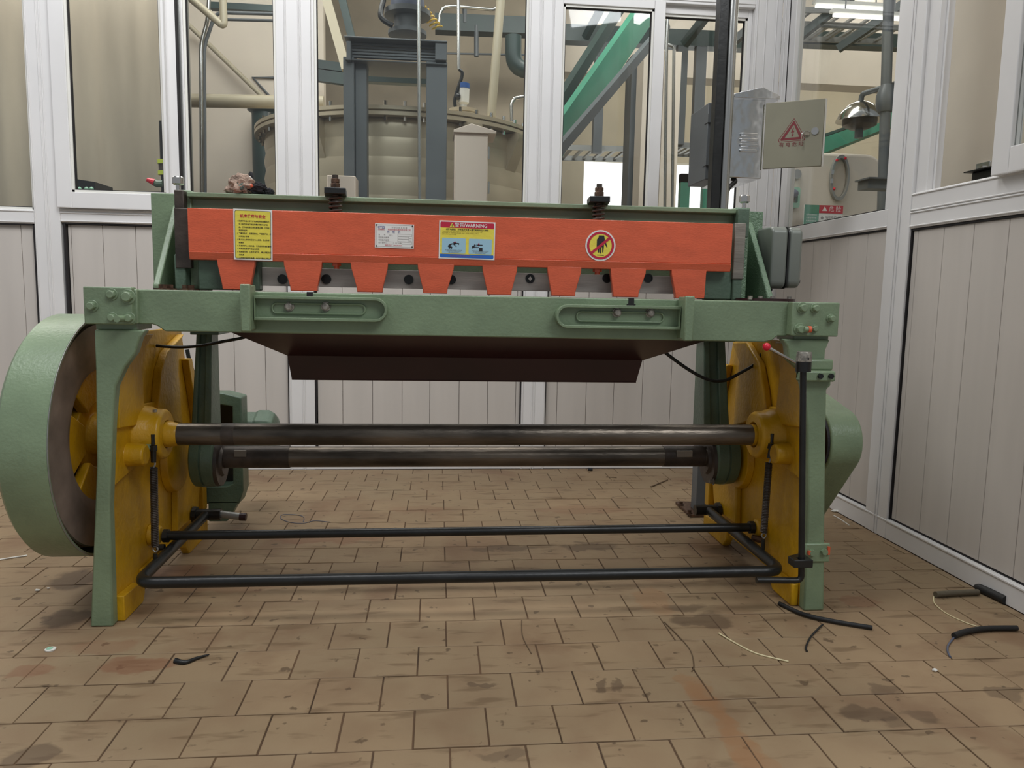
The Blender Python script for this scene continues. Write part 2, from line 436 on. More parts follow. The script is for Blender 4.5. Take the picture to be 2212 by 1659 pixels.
# ================================================================== FLOOR
rows = [1.29]
for y in (1.42, 1.556, 1.689, 1.828, 1.972, 2.115, 2.259, 2.392, 2.530, 2.665, 2.814, 2.958, 3.110, 3.261, 3.399, 3.54): rows.append(y)
lo = [1.29-0.136*k for k in range(1, 9)]
rows = lo[::-1]+rows
k0 = len(lo)
XR, YB = 1.55, 3.49
floor = MB().box(-3.2, XR+.12, 0.2, YB+.12, -0.06, -0.0020).build('floor', M_GROUT, None, smooth=0)
floor['kind'] = 'structure'
def tile_mesh(w, d, h=0.0095, c=0.0009):
    x, y = w/2, d/2
    vs = [(-x, -y, -h), (x, -y, -h), (x, y, -h), (-x, y, -h), (-x, -y, -c), (x, -y, -c), (x, y, -c), (-x, y, -c),
          (-x+c, -y+c, 0), (x-c, -y+c, 0), (x-c, y-c, 0), (-x+c, y-c, 0)]
    fs = [(0, 1, 5, 4), (1, 2, 6, 5), (2, 3, 7, 6), (3, 0, 4, 7), (4, 5, 9, 8), (5, 6, 10, 9), (6, 7, 11, 10), (7, 4, 8, 11), (8, 9, 10, 11)]
    return vs, fs
PW = 0.136
tiles = []
for i in range(len(rows)-1):
    y0, y1 = rows[i], rows[i+1]
    y1 = min(y1, YB-0.002)
    ph = 0.098 if (i-k0) % 2 == 0 else 0.0265
    k = int((-2.7-ph)/PW)
    x = ph+k*PW
    jit = [random.uniform(-.0025, .0025) for _ in range(60)]
    n = 0
    while x < XR-0.004:
        xa, xb = x+jit[n], min(x+PW+jit[n+1], XR-0.001); n += 1
        if xb-xa > 0.02: tiles.append((xa, xb, y0, y1))
        x += PW
def inview(xa, xb, y0, y1):
    for X in (xa, (xa+xb)/2, xb):
        for Y in (y0, y1):
            d = Vector((X, Y, 0))-CP; z = d.dot(FW)
            if z > 0:
                px, py = W/2+F*d.dot(RT)/z, H/2-F*d.dot(UP)/z
                if -20 < px < W+20 and py < H+20: return True
    return False
vis = [t for t in tiles if inview(*t)]
vis.sort(key=lambda t: t[2])
single = set(vis[:300])
tm_cache = {}
rest = MB()
for t in tiles:
    xa, xb, y0, y1 = t
    w, d = round(xb-xa-0.0032, 3), round(y1-y0-0.0032, 3)
    cx, cy = (xa+xb)/2, (y0+y1)/2
    tz = random.uniform(-.0008, .0008)
    if t in single:
        key = (w, d)
        if key not in tm_cache:
            me = bpy.data.meshes.new('tile'); vs_, fs_ = tile_mesh(w, d); me.from_pydata(vs_, [], fs_); me.materials.append(M_TILE); tm_cache[key] = me
        o = bpy.data.objects.new('tile', tm_cache[key]); COL.objects.link(o); o.parent = floor
        o.location = (cx, cy, tz); o.rotation_euler = (random.uniform(-.004, .004), random.uniform(-.004, .004), random.uniform(-.004, .004))
    else:
        vs_, fs_ = tile_mesh(w, d); rest.add([(cx+v[0], cy+v[1], v[2]+tz) for v in vs_], fs_)
ro = rest.build('tile_field', M_TILE, floor, smooth=0); ro['kind'] = 'stuff'

# ================================================================== WALLS
wall_back = struct('wall_back', (0, YB, 0))
wall_right = struct('wall_right', (XR, 2.5, 0))
Z1 = 2.62
def vbar(mb, x0, x1, z0, z1, yf=YB, th=0.07):
    mb.box(x0, x1, yf, yf+th, z0, z1)
def hbead(mb, x0, x1, z, yf, w=0.006, d=0.004): mb.box(x0, x1, yf-d, yf+.001, z-w/2, z+w/2)
def vbead(mb, x, z0, z1, yf, w=0.006, d=0.004): mb.box(x-w/2, x+w/2, yf-d, yf+.001, z0, z1)
zb = 1.088      # top of the board panels
zg = 1.221      # bottom of the glass
# backing behind the boards (sandwich core)
MB().box(-3.0, XR, YB+0.05, YB+0.068, 0.0, 1.12).build('backing_sheet', M_DARK, wall_back, smooth=0)
# boards
def boards_back(edges, z0, z1):
    for a, b in zip(edges[:-1], edges[1:]):
        MB().box(a+.0009, b-.0009, YB+0.022, YB+0.05, z0, z1).build('panel', M_PANEL, wall_back, smooth=0, bevel=0.0012, seg=1)
boards_back([-2.74, -2.60, -2.465, -2.33, -2.195, -2.06, -1.925, -1.79, -1.731], 0.09, 1.073)
boards_back([-1.598, -1.585, -1.454, -1.317, -1.182, -1.047, -0.911, -0.775, -0.672], 0.09, 1.080)
boards_back([-0.545, -0.432, -0.297, -0.162, -0.035, 0.101, 0.234, 0.366, 0.386], 0.09, 1.080)
boards_back([0.503, 0.562, 0.701, 0.834, 0.972, 1.111, 1.25, 1.385, 1.51], 0.09, 1.080)
# frame members of the lower wall
b = MB(); b.box(-3.0, XR, YB, YB+.07, 0.0, 0.085); hbead(b, -3.0, XR, 0.075, YB); b.build('bottom_rail', M_PVC, wall_back, smooth=0, bevel=.002, seg=1)
def rail_member(name, x0, x1, z0, z1, beads=()):
    b = MB(); b.box(x0, x1, YB, YB+.07, z0, z1)
    for z in beads: hbead(b, x0, x1, z, YB)
    b.build(name, M_PVC, wall_back, smooth=0, bevel=.002, seg=1)
rail_member('middle_rail', -3.0, -1.722, 1.078, 1.138, (1.085, 1.131))
rail_member('middle_rail', -1.615, -0.667, 1.088, 1.148, (1.094, 1.128, 1.14))
rail_member('middle_rail', -0.554, 0.39, 1.088, 1.215, (1.094, 1.13, 1.2))
rail_member('middle_rail', 0.502, 1.53, 1.088, 1.16, (1.094, 1.13))
def post(x0, x1, z0, z1, beads=()):
    b = MB(); b.box(x0, x1, YB-.002, YB+.072, z0, z1)
    for x in beads: vbead(b, x, z0, z1, YB-.002)
    b.build('post', M_PVC, wall_back, smooth=0, bevel=.002, seg=1)
post(-1.722, -1.615, 0, Z1, (-1.716, -1.672, -1.66))
post(-0.667, -0.554, 0, Z1, (-0.66, -0.606, -0.598))
post(0.390, 0.502, 0, Z1, (0.396, 0.44, 0.45, 0.496))
post(1.42, 1.549, 1.16, Z1, (1.43, 1.47, 1.52))
post(1.512, 1.549, 0, 1.16)
rail_member('top_rail', 0.502, 1.42, 2.125, Z1, (2.14, 2.2))
rail_member('top_rail', -3.0, 0.39, 2.45, Z1)
# dark gaskets beside the boards
g = MB()
for x in (-1.728, -1.6025, -0.6695, -0.551, 0.3885, 0.5035): g.box(x-.0035, x+.0035, YB+.004, YB+.05, .085, 1.088)
g.box(-3.0, -1.722, YB+.004, YB+.05, 1.0725, 1.078)
for a, c in ((-1.6, -.667), (-.554, .39), (.502, 1.54)): g.box(a, c, YB+.006, YB+.05, 1.081, 1.088)
loose(g, 'gasket', M_DARK, wall_back, smooth=0)
# windows of the back wall
def window(n, x0, x1, z0, z1, sash, fr=M_PVC, sy=0.0, gl=None):
    """outer opening x0..x1 z0..z1, sash widths (left, right, bottom, top)"""
    o = struct('window_%d' % n, ((x0+x1)/2, YB, z0))
    l, r, bt, tp = sash
    b = MB()
    y0 = YB+.004-sy
    for (a, c, e, f_) in ((x0, x0+l, z0, z1), (x1-r, x1, z0, z1)):
        if c-a > .002: b.box(a, c, y0, y0+.045, e, f_)
    if bt: b.box(x0+l, x1-r, y0, y0+.045, z0, z0+bt)
    if tp: b.box(x0+l, x1-r, y0, y0+.045, z1-tp, z1)
    # glazing bead, set back
    gx0, gx1, gz0, gz1 = x0+l, x1-r, z0+bt, z1-tp
    if b.v: b.build('sash', fr, o, smooth=0, bevel=.0025, seg=2)
    b = MB(); w = .010
    b.box(gx0, gx0+w, y0+.008, y0+.03, gz0, gz1); b.box(gx1-w, gx1, y0+.008, y0+.03, gz0, gz1)
    b.box(gx0, gx1, y0+.008, y0+.03, gz0, gz0+w); b.box(gx0, gx1, y0+.008, y0+.03, gz1-w, gz1)
    b.build('glazing_bead', M_WHITEP, o, smooth=0)
    b = MB(); w2 = .0035
    b.box(gx0+w, gx0+w+w2, y0+.014, y0+.03, gz0+w, gz1-w); b.box(gx1-w-w2, gx1-w, y0+.014, y0+.03, gz0+w, gz1-w)
    b.box(gx0+w, gx1-w, y0+.014, y0+.03, gz0+w, gz0+w+w2); b.box(gx0+w, gx1-w, y0+.014, y0+.03, gz1-w-w2, gz1-w)
    b.build('gasket', M_DARK, o, smooth=0)
    MB().box(gx0+w, gx1-w, y0+.02, y0+.024, gz0+w, gz1-w).build('pane', M_GLASS, o, smooth=0)
    return o
window(1, -2.9, -1.722, 1.138, 2.45, (0, 0, 0, 0))
window(2, -1.615, -1.105, 1.148, 2.45, (.062, .062, .066, 0), sy=.03)
window(3, -1.105, -0.667, 1.148, 2.45, (.018, .036, .066, 0))
window(4, -0.554, 0.390, 1.215, 2.45, (.012, .0, .0, 0))
window(5, 0.502, 1.0, 1.16, 2.125, (.038, .05, .055, .035), sy=.024)
window(6, 0.96, 1.42, 1.16, 2.125, (.03, .02, .055, .035), sy=-.024)
wb = bpy.data.objects['window_2']
MB().box(-1.158, -1.148, YB-.05, YB-.026, 1.16, 2.45).build('handle_rail', M_PVC, wb, smooth=0)
b = MB(); b.box(-1.103, -1.094, YB-.004, YB+.05, 1.148, 2.45); b.build('track', M_ALU, wb, smooth=0)
b = MB(); b.box(-1.1085, -1.1035, YB-.026, YB+.05, 1.148, 2.45); b.build('seal', M_DARK, wb, smooth=0)
b = MB(); b.box(0.498, 0.512, YB-.01, YB, 1.15, 2.13); b.build('track', M_PVC, bpy.data.objects['window_5'], smooth=0)

# ---- right wall (plane x = 1.55, seen at a slant)
def rbox(mb, y0, y1, z0, z1, d0=0.0, d1=0.07): mb.box(XR+d0, XR+d1, y0, y1, z0, z1)
b = MB(); rbox(b, 0.9, YB, 0, .07); b.box(XR-.004, XR, .9, YB, .060, .068)
b.build('bottom_rail', M_PVC, wall_right, smooth=0, bevel=.002, seg=1)
MB().box(XR+.05, XR+.068, 0.9, YB, 0, 1.1).build('backing_sheet', M_DARK, wall_right, smooth=0)
def boards_right(edges, z0, z1):
    for a, c in zip(edges[:-1], edges[1:]):
        MB().box(XR+.012, XR+.05, a+.0009, c-.0009, z0, z1).build('panel', M_PANEL, wall_right, smooth=0, bevel=.0012, seg=1)
boards_right([2.550, 2.681, 2.815, 2.946, 3.085, 3.22, 3.34, 3.42], .075, 1.062)
boards_right([1.04, 1.175, 1.31, 1.445, 1.58, 1.715, 1.849, 1.983, 2.122, 2.256, 2.385, 2.4085], .075, 1.050)
def rpost(y0, y1, z0, z1, beads=(), d=0):
    b = MB(); rbox(b, y0, y1, z0, z1, -.002-d, .072)
    for y in beads: b.box(XR-.006-d, XR-.001-d, y-.003, y+.003, z0, z1)
    b.build('post', M_PVC, wall_right, smooth=0, bevel=.002, seg=1)
rpost(3.42, 3.488, 0, Z1, (3.45,))
rpost(2.415, 2.545, 0, Z1, (2.47, 2.485))
b = MB(); rbox(b, 2.545, 3.42, 1.068, 1.135); b.box(XR-.004, XR, 2.545, 3.42, 1.072, 1.078); b.build('middle_rail', M_PVC, wall_right, smooth=0, bevel=.002, seg=1)
b = MB(); rbox(b, 0.9, 2.415, 1.057, 1.172)
for z in (1.064, 1.108, 1.116, 1.166): b.box(XR-.004, XR, .9, 2.415, z-.003, z+.003)
b.build('middle_rail', M_PVC, wall_right, smooth=0, bevel=.002, seg=1)
rail = MB(); rbox(rail, .9, YB, 2.45, Z1); rail.build('top_rail', M_PVC, wall_right, smooth=0)
g = MB(); rbox(g, 2.4095, 2.4165, .07, 1.057, .006, .05); rbox(g, 2.5435, 2.5495, .07, 1.068, .01, .05)
rbox(g, .9, 2.415, 1.050, 1.057, .006, .05); rbox(g, 2.545, 3.42, 1.062, 1.068, .006, .05); rbox(g, .9, 3.42, .068, .0735, .01, .05)
loose(g, 'gasket', M_DARK, wall_right, smooth=0)
# right windows
w7 = struct('window_7', (XR, 2.98, 1.135))
b = MB()
b.box(XR+.004, XR+.03, 3.36, 3.42, 1.135, 2.45); b.box(XR+.004, XR+.03, 2.545, 2.575, 1.135, 2.45)
b.build('sash', M_PVC, w7, smooth=0, bevel=.002, seg=1)
b = MB(); b.box(XR+.002, XR+.03, 3.415, 3.421, 1.135, 2.45); b.box(XR+.012, XR+.03, 2.575, 2.580, 1.135, 2.45); b.box(XR+.008, XR+.03, 2.575, 3.36, 1.135, 1.1395)
b.build('gasket', M_DARK, w7, smooth=0)
MB().box(XR+.022, XR+.026, 2.58, 3.36, 1.1395, 2.45).build('pane', M_GLASS, w7, smooth=0)
w8 = struct('window_8', (XR, 2.0, 1.172))
b = MB(); b.box(XR+.01, XR+.06, 2.36, 2.415, 1.172, 2.45); b.box(XR+.03, XR+.036, 2.352, 2.36, 1.172, 2.45)
b.build('sash', M_PVC, w8, smooth=0, bevel=.002, seg=1)
b = MB(); b.box(XR-.03, XR+.0, 1.955, 2.02, 1.166, 2.45); b.box(XR-.03, XR+.0, .95, 1.955, 1.166, 1.235)
b.build('sliding_sash', M_PVC, w8, smooth=0, bevel=.003)
MB().box(XR-.018, XR-.014, .95, 1.955, 1.235, 2.45).build('pane', M_GLASS, w8, smooth=0)


# ================================================================== THE SHEAR
SH = thing('guillotine_shear', 'large green, yellow and orange sheet metal guillotine shear on the tiled floor', 'machine', (0.1, 1.84, 0))
ZT = 0.811       # table top
# ---- side frames: green front flange, yellow inner web with ribs
def side_frame(name, web_in, web_out, flange, ribs, s):
    """s = +1: inner side faces +x (left frame); s = -1: inner side faces -x"""
    fr = MB().prism(flange, 'y', 1.838, 1.868).build(name, M_GREEN, SH, bevel=.004)
    prof = [(1.866, 0.0), (2.03, 0.0), (2.06, .045), (2.34, .045), (2.37, 0.0), (2.535, -0.0), (2.56, .10), (2.558, .24), (2.517, .434), (2.455, .56), (2.413, .70), (1.866, .70)]
    MB().prism(prof, 'x', web_in, web_out).build('web', M_YEL, fr, bevel=.004)
    b = MB()
    e = 0.022*s
    for pts in ribs: b.prism([(p.y, p.z) for p in (atx(px, py, web_in+e) for px, py in pts)], 'x', web_in, web_in+e)
    b.prism([(2.44, .60), (2.405, .60), (2.47, .42), (2.505, .25), (2.51, .09), (2.55, .09), (2.55, .25), (2.515, .43)], 'x', web_in, web_in+e)
    # foot bar and rear edge rib, bosses
    b.prism([(1.868, .0), (1.985, .0), (2.0, .02), (2.0, .045), (1.97, .058), (1.868, .064)], 'x', web_in, web_in+e*1.0)
    b.prism([(2.33, .03), (2.36, .0), (2.55, .0), (2.55, .055), (2.33, .075)], 'x', web_in, web_in+e*1.0)
    b.prism([(2.02, .045), (2.35, .045), (2.35, .075), (2.02, .075)], 'x', web_in, web_in+e*.7)
    b.prism([(2.27, .10), (2.46, .10), (2.50, .22), (2.46, .30), (2.29, .30)], 'x', web_in, web_in+e*.9)
    b.prism([(1.868, .34), (2.02, .36), (2.20, .365), (2.20, .50), (1.95, .52), (1.868, .47)], 'x', web_in, web_in+e*.5)
    b.build('rib', M_YEL, fr, bevel=.008, seg=3)
    b = MB()
    c = (web_in, 2.05, .433)
    b.lathe(c, (s, 0, 0), [(0, .078), (.035, .072), (.045, .067), (.068, .066), (.074, .060), (.074, .036), (.050, .036)], 36)
    b.lathe((web_in, 2.30, .317), (s, 0, 0), [(0, .105), (.02, .10), (.025, .08)], 36)
    b.lathe((web_in, 1.955, .398), (s, 0, 0), [(0, .040), (.01, .030), (.052, .027), (.055, .022)], 20)
    b.lathe((web_in, 2.105, .143), (s, 0, 0), [(0, .030), (.025, .026), (.03, .02)], 20)
    b.build('bearing_boss', M_YEL, fr, bevel=.002)
    return fr
LF = side_frame('side_frame', -0.782, -0.788,
    [(-.829, 0), (-.776, 0), (-.772, .30), (-.757, .50), (-.747, .585), (-.724, .632), (-.700, .664), (-.688, .700), (-.676, .717), (-.789, .717), (-.790, .62), (-.797, .40)],
    [[(258, 925), (258, 722), (333, 722), (314, 750), (307, 796), (312, 877), (318, 915)], [(398, 722), (362, 760), (349, 801), (341, 900), (394, 915), (386, 804), (387, 757), (394, 730)]], 1)
RFm = side_frame('side_frame', 0.968, 0.978,
    [(1.024, 0), (.968, 0), (.962, .30), (.945, .50), (.930, .59), (.915, .64), (.884, .665), (.878, .70), (.866, .717), (.990, .717), (.980, .69), (.980, .66), (.985, .645), (1.000, .630), (1.001, .600), (.990, .590), (1.00, .40)],
    [[(1732, 925), (1732, 740), (1672, 739), (1678, 767), (1684, 804), (1675, 879), (1668, 915)], [(1611, 739), (1639, 787), (1649, 842), (1654, 900), (1583, 920), (1589, 829), (1596, 784), (1580, 739)]], -1)
# foot pieces of the right flange: clamp plate for the control rod
b = MB(); b.box(.958, 1.026, 1.832, 1.84, .135, .185)
b.build('clamp_plate', M_GREEN, RFm, bevel=.003)
b = MB()
for x, z in ((.975, .163), (1.008, .165)): b.hexa((x, 1.833, z), (x, 1.822, z), .0085)
b.build('bolt', M_GREEN, RFm)
b = MB(); b.box(.9635, .975, 1.823, 1.831, .158, .168); b.box(1.017, 1.023, 1.826, 1.84, .157, .178); loose(b, 'paint_mark', M_ORG, RFm, smooth=0)
b = MB(); b.box(.905, 1.0, 1.815, 1.84, .612, .640); b.box(.905, .997, 1.825, 1.84, .640, .668); b.build('rod_bracket', M_GREEN, RFm, bevel=.005)
b = MB()
for x in (.957, .985): b.hexa((x, 1.816, .627), (x, 1.808, .627), .007)
b.build('bolt', M_BLK, RFm)

# ---- table
tb = MB()
tb.prism([(-.697, .731), (-.665, .731), (-.652, .727), (-.635, .7145), (.822, .7085), (.842, .713), (.856, .7245), (.881, .7245), (.881, ZT), (-.697, ZT)], 'y', 1.848, 1.905)
table = tb.build('table', M_GREEN, SH, bevel=.003)
MB().box(-.80, 1.0, 1.87, 2.20, ZT-.028, ZT-.001).build('table_top', M_DSTEEL, table, smooth=0)
MB().box(-.62, .83, 1.975, 2.005, ZT-.045, ZT).build('lower_blade', M_STEEL, table, smooth=0)
b = MB(); b.box(-.803, -.697, 1.822, 1.852, .730, .8155); b.box(-.700, -.690, 1.835, 1.852, .732, ZT); b.build('corner_plate', M_GREEN, table, bevel=.003)
b = MB(); b.box(.883, 1.0015, 1.822, 1.852, .726, .811); b.box(.878, .889, 1.822, 1.852, .727, .811); b.build('corner_plate', M_GREEN, table, bevel=.003)
b = MB(); b.box(-.79, -.70, 1.85, 1.95, .716, .80); b.box(.90, .992, 1.85, 1.95, .712, .80); loose(b, 'corner_block', M_GREEN, table, bevel=.002)
def bolt(parent, p, r, l, mt, hexn=6, washer=True, d=(0, -1, 0), name='bolt'):
    b = MB(); p = Vector(p); d = Vector(d)
    if washer: b.cyl(p, p+d*.003, r*1.35, n=20)
    b.cyl(p, p+d*l, r, n=hexn)
    b.cyl(p+d*l, p+d*(l+.002), r*.86, r*.8, n=12)
    return b.build(name, mt, parent, bevel=.0008, seg=1)
for px, py, r, l in ((242, 636, .010, .012), (277, 641, .0125, .014), (200, 661, .010, .014), (244, 686, .009, .012), (280, 687, .010, .012)):
    p = at(px, py, 1.822); bolt(table, p, r, l, M_GREEN)
p = at(270, 688, 1.822); b = MB(); b.cyl(p, p+Vector((-.004, -.035, 0)), .0075, n=14); b.build('stud', M_GREEN, table)
for px, py, r, l in ((1733, 665, .0105, .012), (1760, 666, .009, .012), (1794, 688, .0085, .014), (1727, 711, .011, .012), (1758, 710, .008, .010)):
    p = at(px, py, 1.822); bolt(table, p, r, l, M_GREEN)
p = at(1743, 711, 1.822); b = MB(); b.cyl(p+Vector((-.014, -.012, 0)), p+Vector((.002, -.012, 0)), .0075, n=14); b.build('stud', M_GREEN, table)
b = MB(); b.cyl(p+Vector((-.004, -.0125, 0)), p+Vector((.004, -.0125, 0)), .0085, n=14); b.build('orange_nut', M_ORG, table)
for px, yy, r in ((352, 1.93, .020), (368, 1.95, .014), (411, 2.0, .020), (398, 1.90, .010)):
    p = at(px, 616, yy); p.z = ZT
    b = MB(); b.cyl(p, p+Vector((0, 0, .004)), r*1.1, n=20); b.cyl(p+Vector((0, 0, .004)), p+Vector((0, 0, .013)), r*.55, n=6); b.build('table_bolt', M_RUST, table)
b = MB(); b.cyl((.862, 1.95, ZT-.002), (.862, 1.95, ZT+.007), .075, n=32); b.build('maroon_disc', M_MAROON, table)
for x, y in ((.80, 1.90), (.86, 1.90), (.905, 1.90), (.84, 1.93)):
    b = MB(); b.cyl((x, y, ZT+.004), (x, y, ZT+.013), .006, n=6); b.build('table_bolt', M_BOLT, table)
# T-slot notches on the table's front edge
for px in (668, 1366):
    p = at(px, 633, 1.84); b = MB(); b.box(p.x-.007, p.x+.007, 1.8465, 1.86, .798, .8125); b.box(p.x-.011, p.x+.011, 1.8465, 1.86, .794, .798); b.build('slot', M_DARK, table, smooth=0)

# ---- stop brackets on the front
def stop_bracket(x_plate, x_tip, zc, s):
    """s=+1: arm runs towards +x from the upright plate"""
    b = MB()
    hh = .0275
    def stad(x0, x1, h, n=10):
        # flat end at x0, round end at x1
        return [(x0, zc-h)]+[(x1-s*h+s*h*math.cos(-PI/2+PI*i/n), zc+h*math.sin(-PI/2+PI*i/n)) for i in range(n+1)]+[(x0, zc+h)]
    b.prism(stad(x_plate, x_tip, hh), 'y', 1.838, 1.849)
    br = b.build('stop_bracket', M_GREEN, SH, bevel=.002)
    b = MB(); b.ringprism(stad(x_plate, x_tip, hh+.001), stad(x_plate+s*.002, x_tip-s*.006, hh-.006), 'y', 1.818, 1.84); b.build('rim', M_GREEN, br, bevel=.003, seg=3)
    def slot(h, dx): 
        x0, x1 = x_plate+s*(.04-dx), x_tip-s*(.055-dx)
        lo_, hi_ = min(x0, x1), max(x0, x1)
        return rrect(lo_, hi_, zc-h, zc+h, h*.95)
    b = MB(); b.ringprism(slot(.0135, .004), slot(.0095, 0), 'y', 1.832, 1.840); b.build('slot_lip', M_GREEN, br, bevel=.0015)
    b = MB()
    b.box(x_plate-s*.002, x_plate-s*.019, 1.79, 1.85, zc-.052, zc+.052); b.box(x_plate-s*.0, x_plate-s*.023, 1.786, 1.80, zc-.054, zc+.054)
    b.build('end_plate', M_GREEN, br, bevel=.003)
    return br
s1 = stop_bracket(-.425, -.119, .7735, 1)
s2 = stop_bracket(.592, .284, .766, -1)
for px, py in ((625, 662), (704, 662)):
    bolt(s1, at(px, py, 1.838), .0088, .012, M_BOLT, hexn=14)
for px, py in ((1332, 675), (1404, 676)):
    bolt(s2, at(px, py, 1.838), .0088, .012, M_BOLT, hexn=14)

# ---- uprights carrying the ram
def upright(xo, xi, xr, s, mt, mt2):
    b = MB(); b.box(xo, xi, 2.16, 2.19, ZT, 1.068)
    up = b.build('upright', mt, SH, bevel=.003)
    b = MB(); b.prism([(2.17, ZT), (1.985, ZT), (1.985, ZT+.012), (2.15, 1.035), (2.17, 1.04)], 'x', xr-.008, xr+.008); b.build('gusset', mt, up, bevel=.003)
    return up
UL = upright(-.768, -.62, -.700, 1, M_GREEN, M_GREEN)
UR = upright(.775, .936, .893, -1, M_GREENW, M_GREEN)
b = MB(); b.box(.80, .905, 1.95, 2.16, ZT, ZT+.006); b.build('foot_plate', M_GREEN, UR, bevel=.002)
# slide housing blocks behind the gib plates
b = MB(); b.box(-.664, -.622, 2.03, 2.16, ZT, 1.062); b.build('slide', M_GREEN, UL, bevel=.004)
b = MB(); b.box(-.655, -.628, 1.985, 2.03, ZT, .90); b.build('slide_foot', M_GREEND, UL, bevel=.004)
b = MB(); b.box(-.655, -.632, 2.0, 2.03, .98, 1.058); b.build('slide_tab', M_DSTEEL, UL, bevel=.002)
b = MB(); b.box(-.650, -.612, 1.98, 2.0, .865, 1.012); b.build('gib_plate', M_DSTEEL, UL, bevel=.002)
b = MB(); b.box(.800, .842, 2.03, 2.16, ZT, 1.062); b.build('slide', M_GREENW, UR, bevel=.004)
b = MB(); b.box(.785, .812, 1.985, 2.03, ZT, .90); b.build('slide_foot', M_GREEND, UR, bevel=.004)
b = MB(); b.box(.795, .826, 1.995, 2.03, .98, 1.055); b.build('slide_tab', M_GREEND, UR, bevel=.002)
b = MB(); b.box(.782, .812, 1.98, 2.0, .868, 1.015); b.build('gib_plate', M_STEEL, UR, bevel=.002)
# oil cups
for X, Y, par in ((-.660, 2.05, UL), (.832, 2.05, UR)):
    b = MB(); b.lathe((X, Y, 1.058), (0, 0, 1), [(0, .006), (.018, .006), (.018, .010), (.021, .0145), (.036, .0145), (.039, .012), (.040, .0)], 20)
    b.build('oil_cup', M_CHROME, par)

# ---- ram beam behind the hold-down
b = MB()
b.prism([(2.036, .865), (2.075, .865), (2.075, 1.055), (2.010, 1.055), (2.010, 1.043), (2.036, 1.041)], 'x', -.628, .80)
b.box(-.628, -.50, 2.02, 2.05, ZT+.003, .90); b.box(.705, .80, 2.02, 2.05, ZT+.003, .90)
ram = b.build('ram_beam', M_GREEN, SH, bevel=.002)
b = MB(); b.box(-.60, -.45, 1.99, 2.03, ZT+.002, .89); b.build('ram_end', M_GREEND, ram, bevel=.004)
b = MB(); b.box(.70, .785, 1.99, 2.03, ZT+.002, .89); b.build('ram_end', M_GREEND, ram, bevel=.004)
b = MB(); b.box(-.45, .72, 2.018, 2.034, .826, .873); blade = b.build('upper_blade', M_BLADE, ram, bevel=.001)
for px, py in ((610, 603), (705, 603), (883, 604), (975, 604), (1145, 602), (1311, 601), (1400, 601)):
    p = at(px, py, 2.016); b = MB(); b.lathe(p, (0, -1, 0), [(0, .0125), (.0025, .0125), (.0025, .0095), (-.004+.0045, .0095), (.0005, 0)], 20); b.build('blade_screw', M_BLK, ram)
p = at(1145, 602, 2.012); b = MB(); b.prism([(p.x, p.z-.0065), (p.x+.005, p.z), (p.x, p.z+.0065), (p.x-.005, p.z)], 'y', 2.008, 2.012); b.build('bright_chip', M_WHITEP, ram, smooth=0)
# table line of back wall shows below the blade

# ---- orange hold-down beam with eight fingers
YH = 1.955
def ox(px, py=500, Y=YH): return at(px, py, Y).x
zt_, zb_ = 1.0105, .886
b = MB()
b.prism([(YH, .906), (YH+.028, .906), (YH+.028, zt_), (YH, zt_)], 'x', -.610, .766)
b.prism([(YH-.0015, .906), (YH+.004, zb_), (YH+.028, zb_), (YH+.028, .9065)], 'x', -.6095, .7665)
hold = b.build('hold_down_beam', M_ORG, SH, bevel=.0015, seg=2)
for t0, t1, b0, b1 in ((468, 550, 480, 540), (612, 695, 627, 685), (757, 838, 771, 826), (902, 981, 914, 966), (1042, 1118, 1053, 1105), (1183, 1257, 1192, 1243), (1320, 1397, 1326, 1380), (1452, 1528, 1461, 1523)):
    cy = 590
    X = [ox(t0, 575), ox(t1, 575), ox(b1, 628), ox(b0, 628)]
    b = MB(); za = ZT+.0035
    k = .82
    b.prism([(X[0], zb_+.004), (X[1], zb_+.004), (X[1]-.001, zb_-.010), (X[2]+.001, za+.012), (X[2], za), (X[3], za), (X[3]-.001, za+.012), (X[0]+.001, zb_-.010)], 'y', YH+.003, YH+.022)
    b.build('finger', M_ORG, hold, bevel=.0015)
# spring guides hang below: bolt heads
for px, py in ((726, 572), (1292, 588)):
    p = at(px, py, 1.975); b = MB(); b.cyl((p.x, 1.985, .89), (p.x, 1.985, .879), .012, n=6); b.cyl((p.x, 1.985, .879), (p.x, 1.985, .872), .007, n=12); b.build('bolt', M_ORG, hold)
# return springs on top: plate, spring, nuts
def helix(p, r, h, turns, wire, n=14):
    return [(p[0]+r*math.cos(2*PI*i/n), p[1]+r*math.sin(2*PI*i/n), p[2]+h*i/(n*turns)) for i in range(int(n*turns)+1)]
for i, (px, a) in enumerate(((725, 0.10), (1293, -0.12))):
    x = at(px, 440, 1.985).x
    y = 1.982
    z0 = 1.008
    b = MB(); b.tube(helix((x, y, z0), .0145, .046, 4.4, .003), .0030, 8); sp = b.build('return_spring', M_DSTEEL, SH, label='coiled return spring with square top plate')
    b = MB(); b.cyl((x, y, z0), (x, y, z0+.082), .0075, n=14); b.build('stud', M_RUST, sp)
    b = MB(); c, s_ = math.cos(a), math.sin(a)
    q = [(-.026, -.030), (.026, -.030), (.028, .045), (-.028, .045)]
    b.prism([(x+u*c-v*s_, y+u*s_+v*c) for u, v in q], 'z', z0+.047, z0+.062); b.build('square_plate', M_BLK, sp, bevel=.0015)
    b = MB(); b.cyl((x, y, z0+.062), (x, y, z0+.0635), .014, n=18); b.cyl((x, y, z0+.064), (x, y, z0+.076), .0125, n=6); b.cyl((x, y, z0+.077), (x, y, z0+.087), .0115, n=6); b.build('nut', M_RUST, sp, bevel=.001, seg=1)
    b = MB(); b.cyl((x, y, z0+.087), (x, y, z0+.096), .0075, n=14); b.build('thread_end', M_DSTEEL, sp)

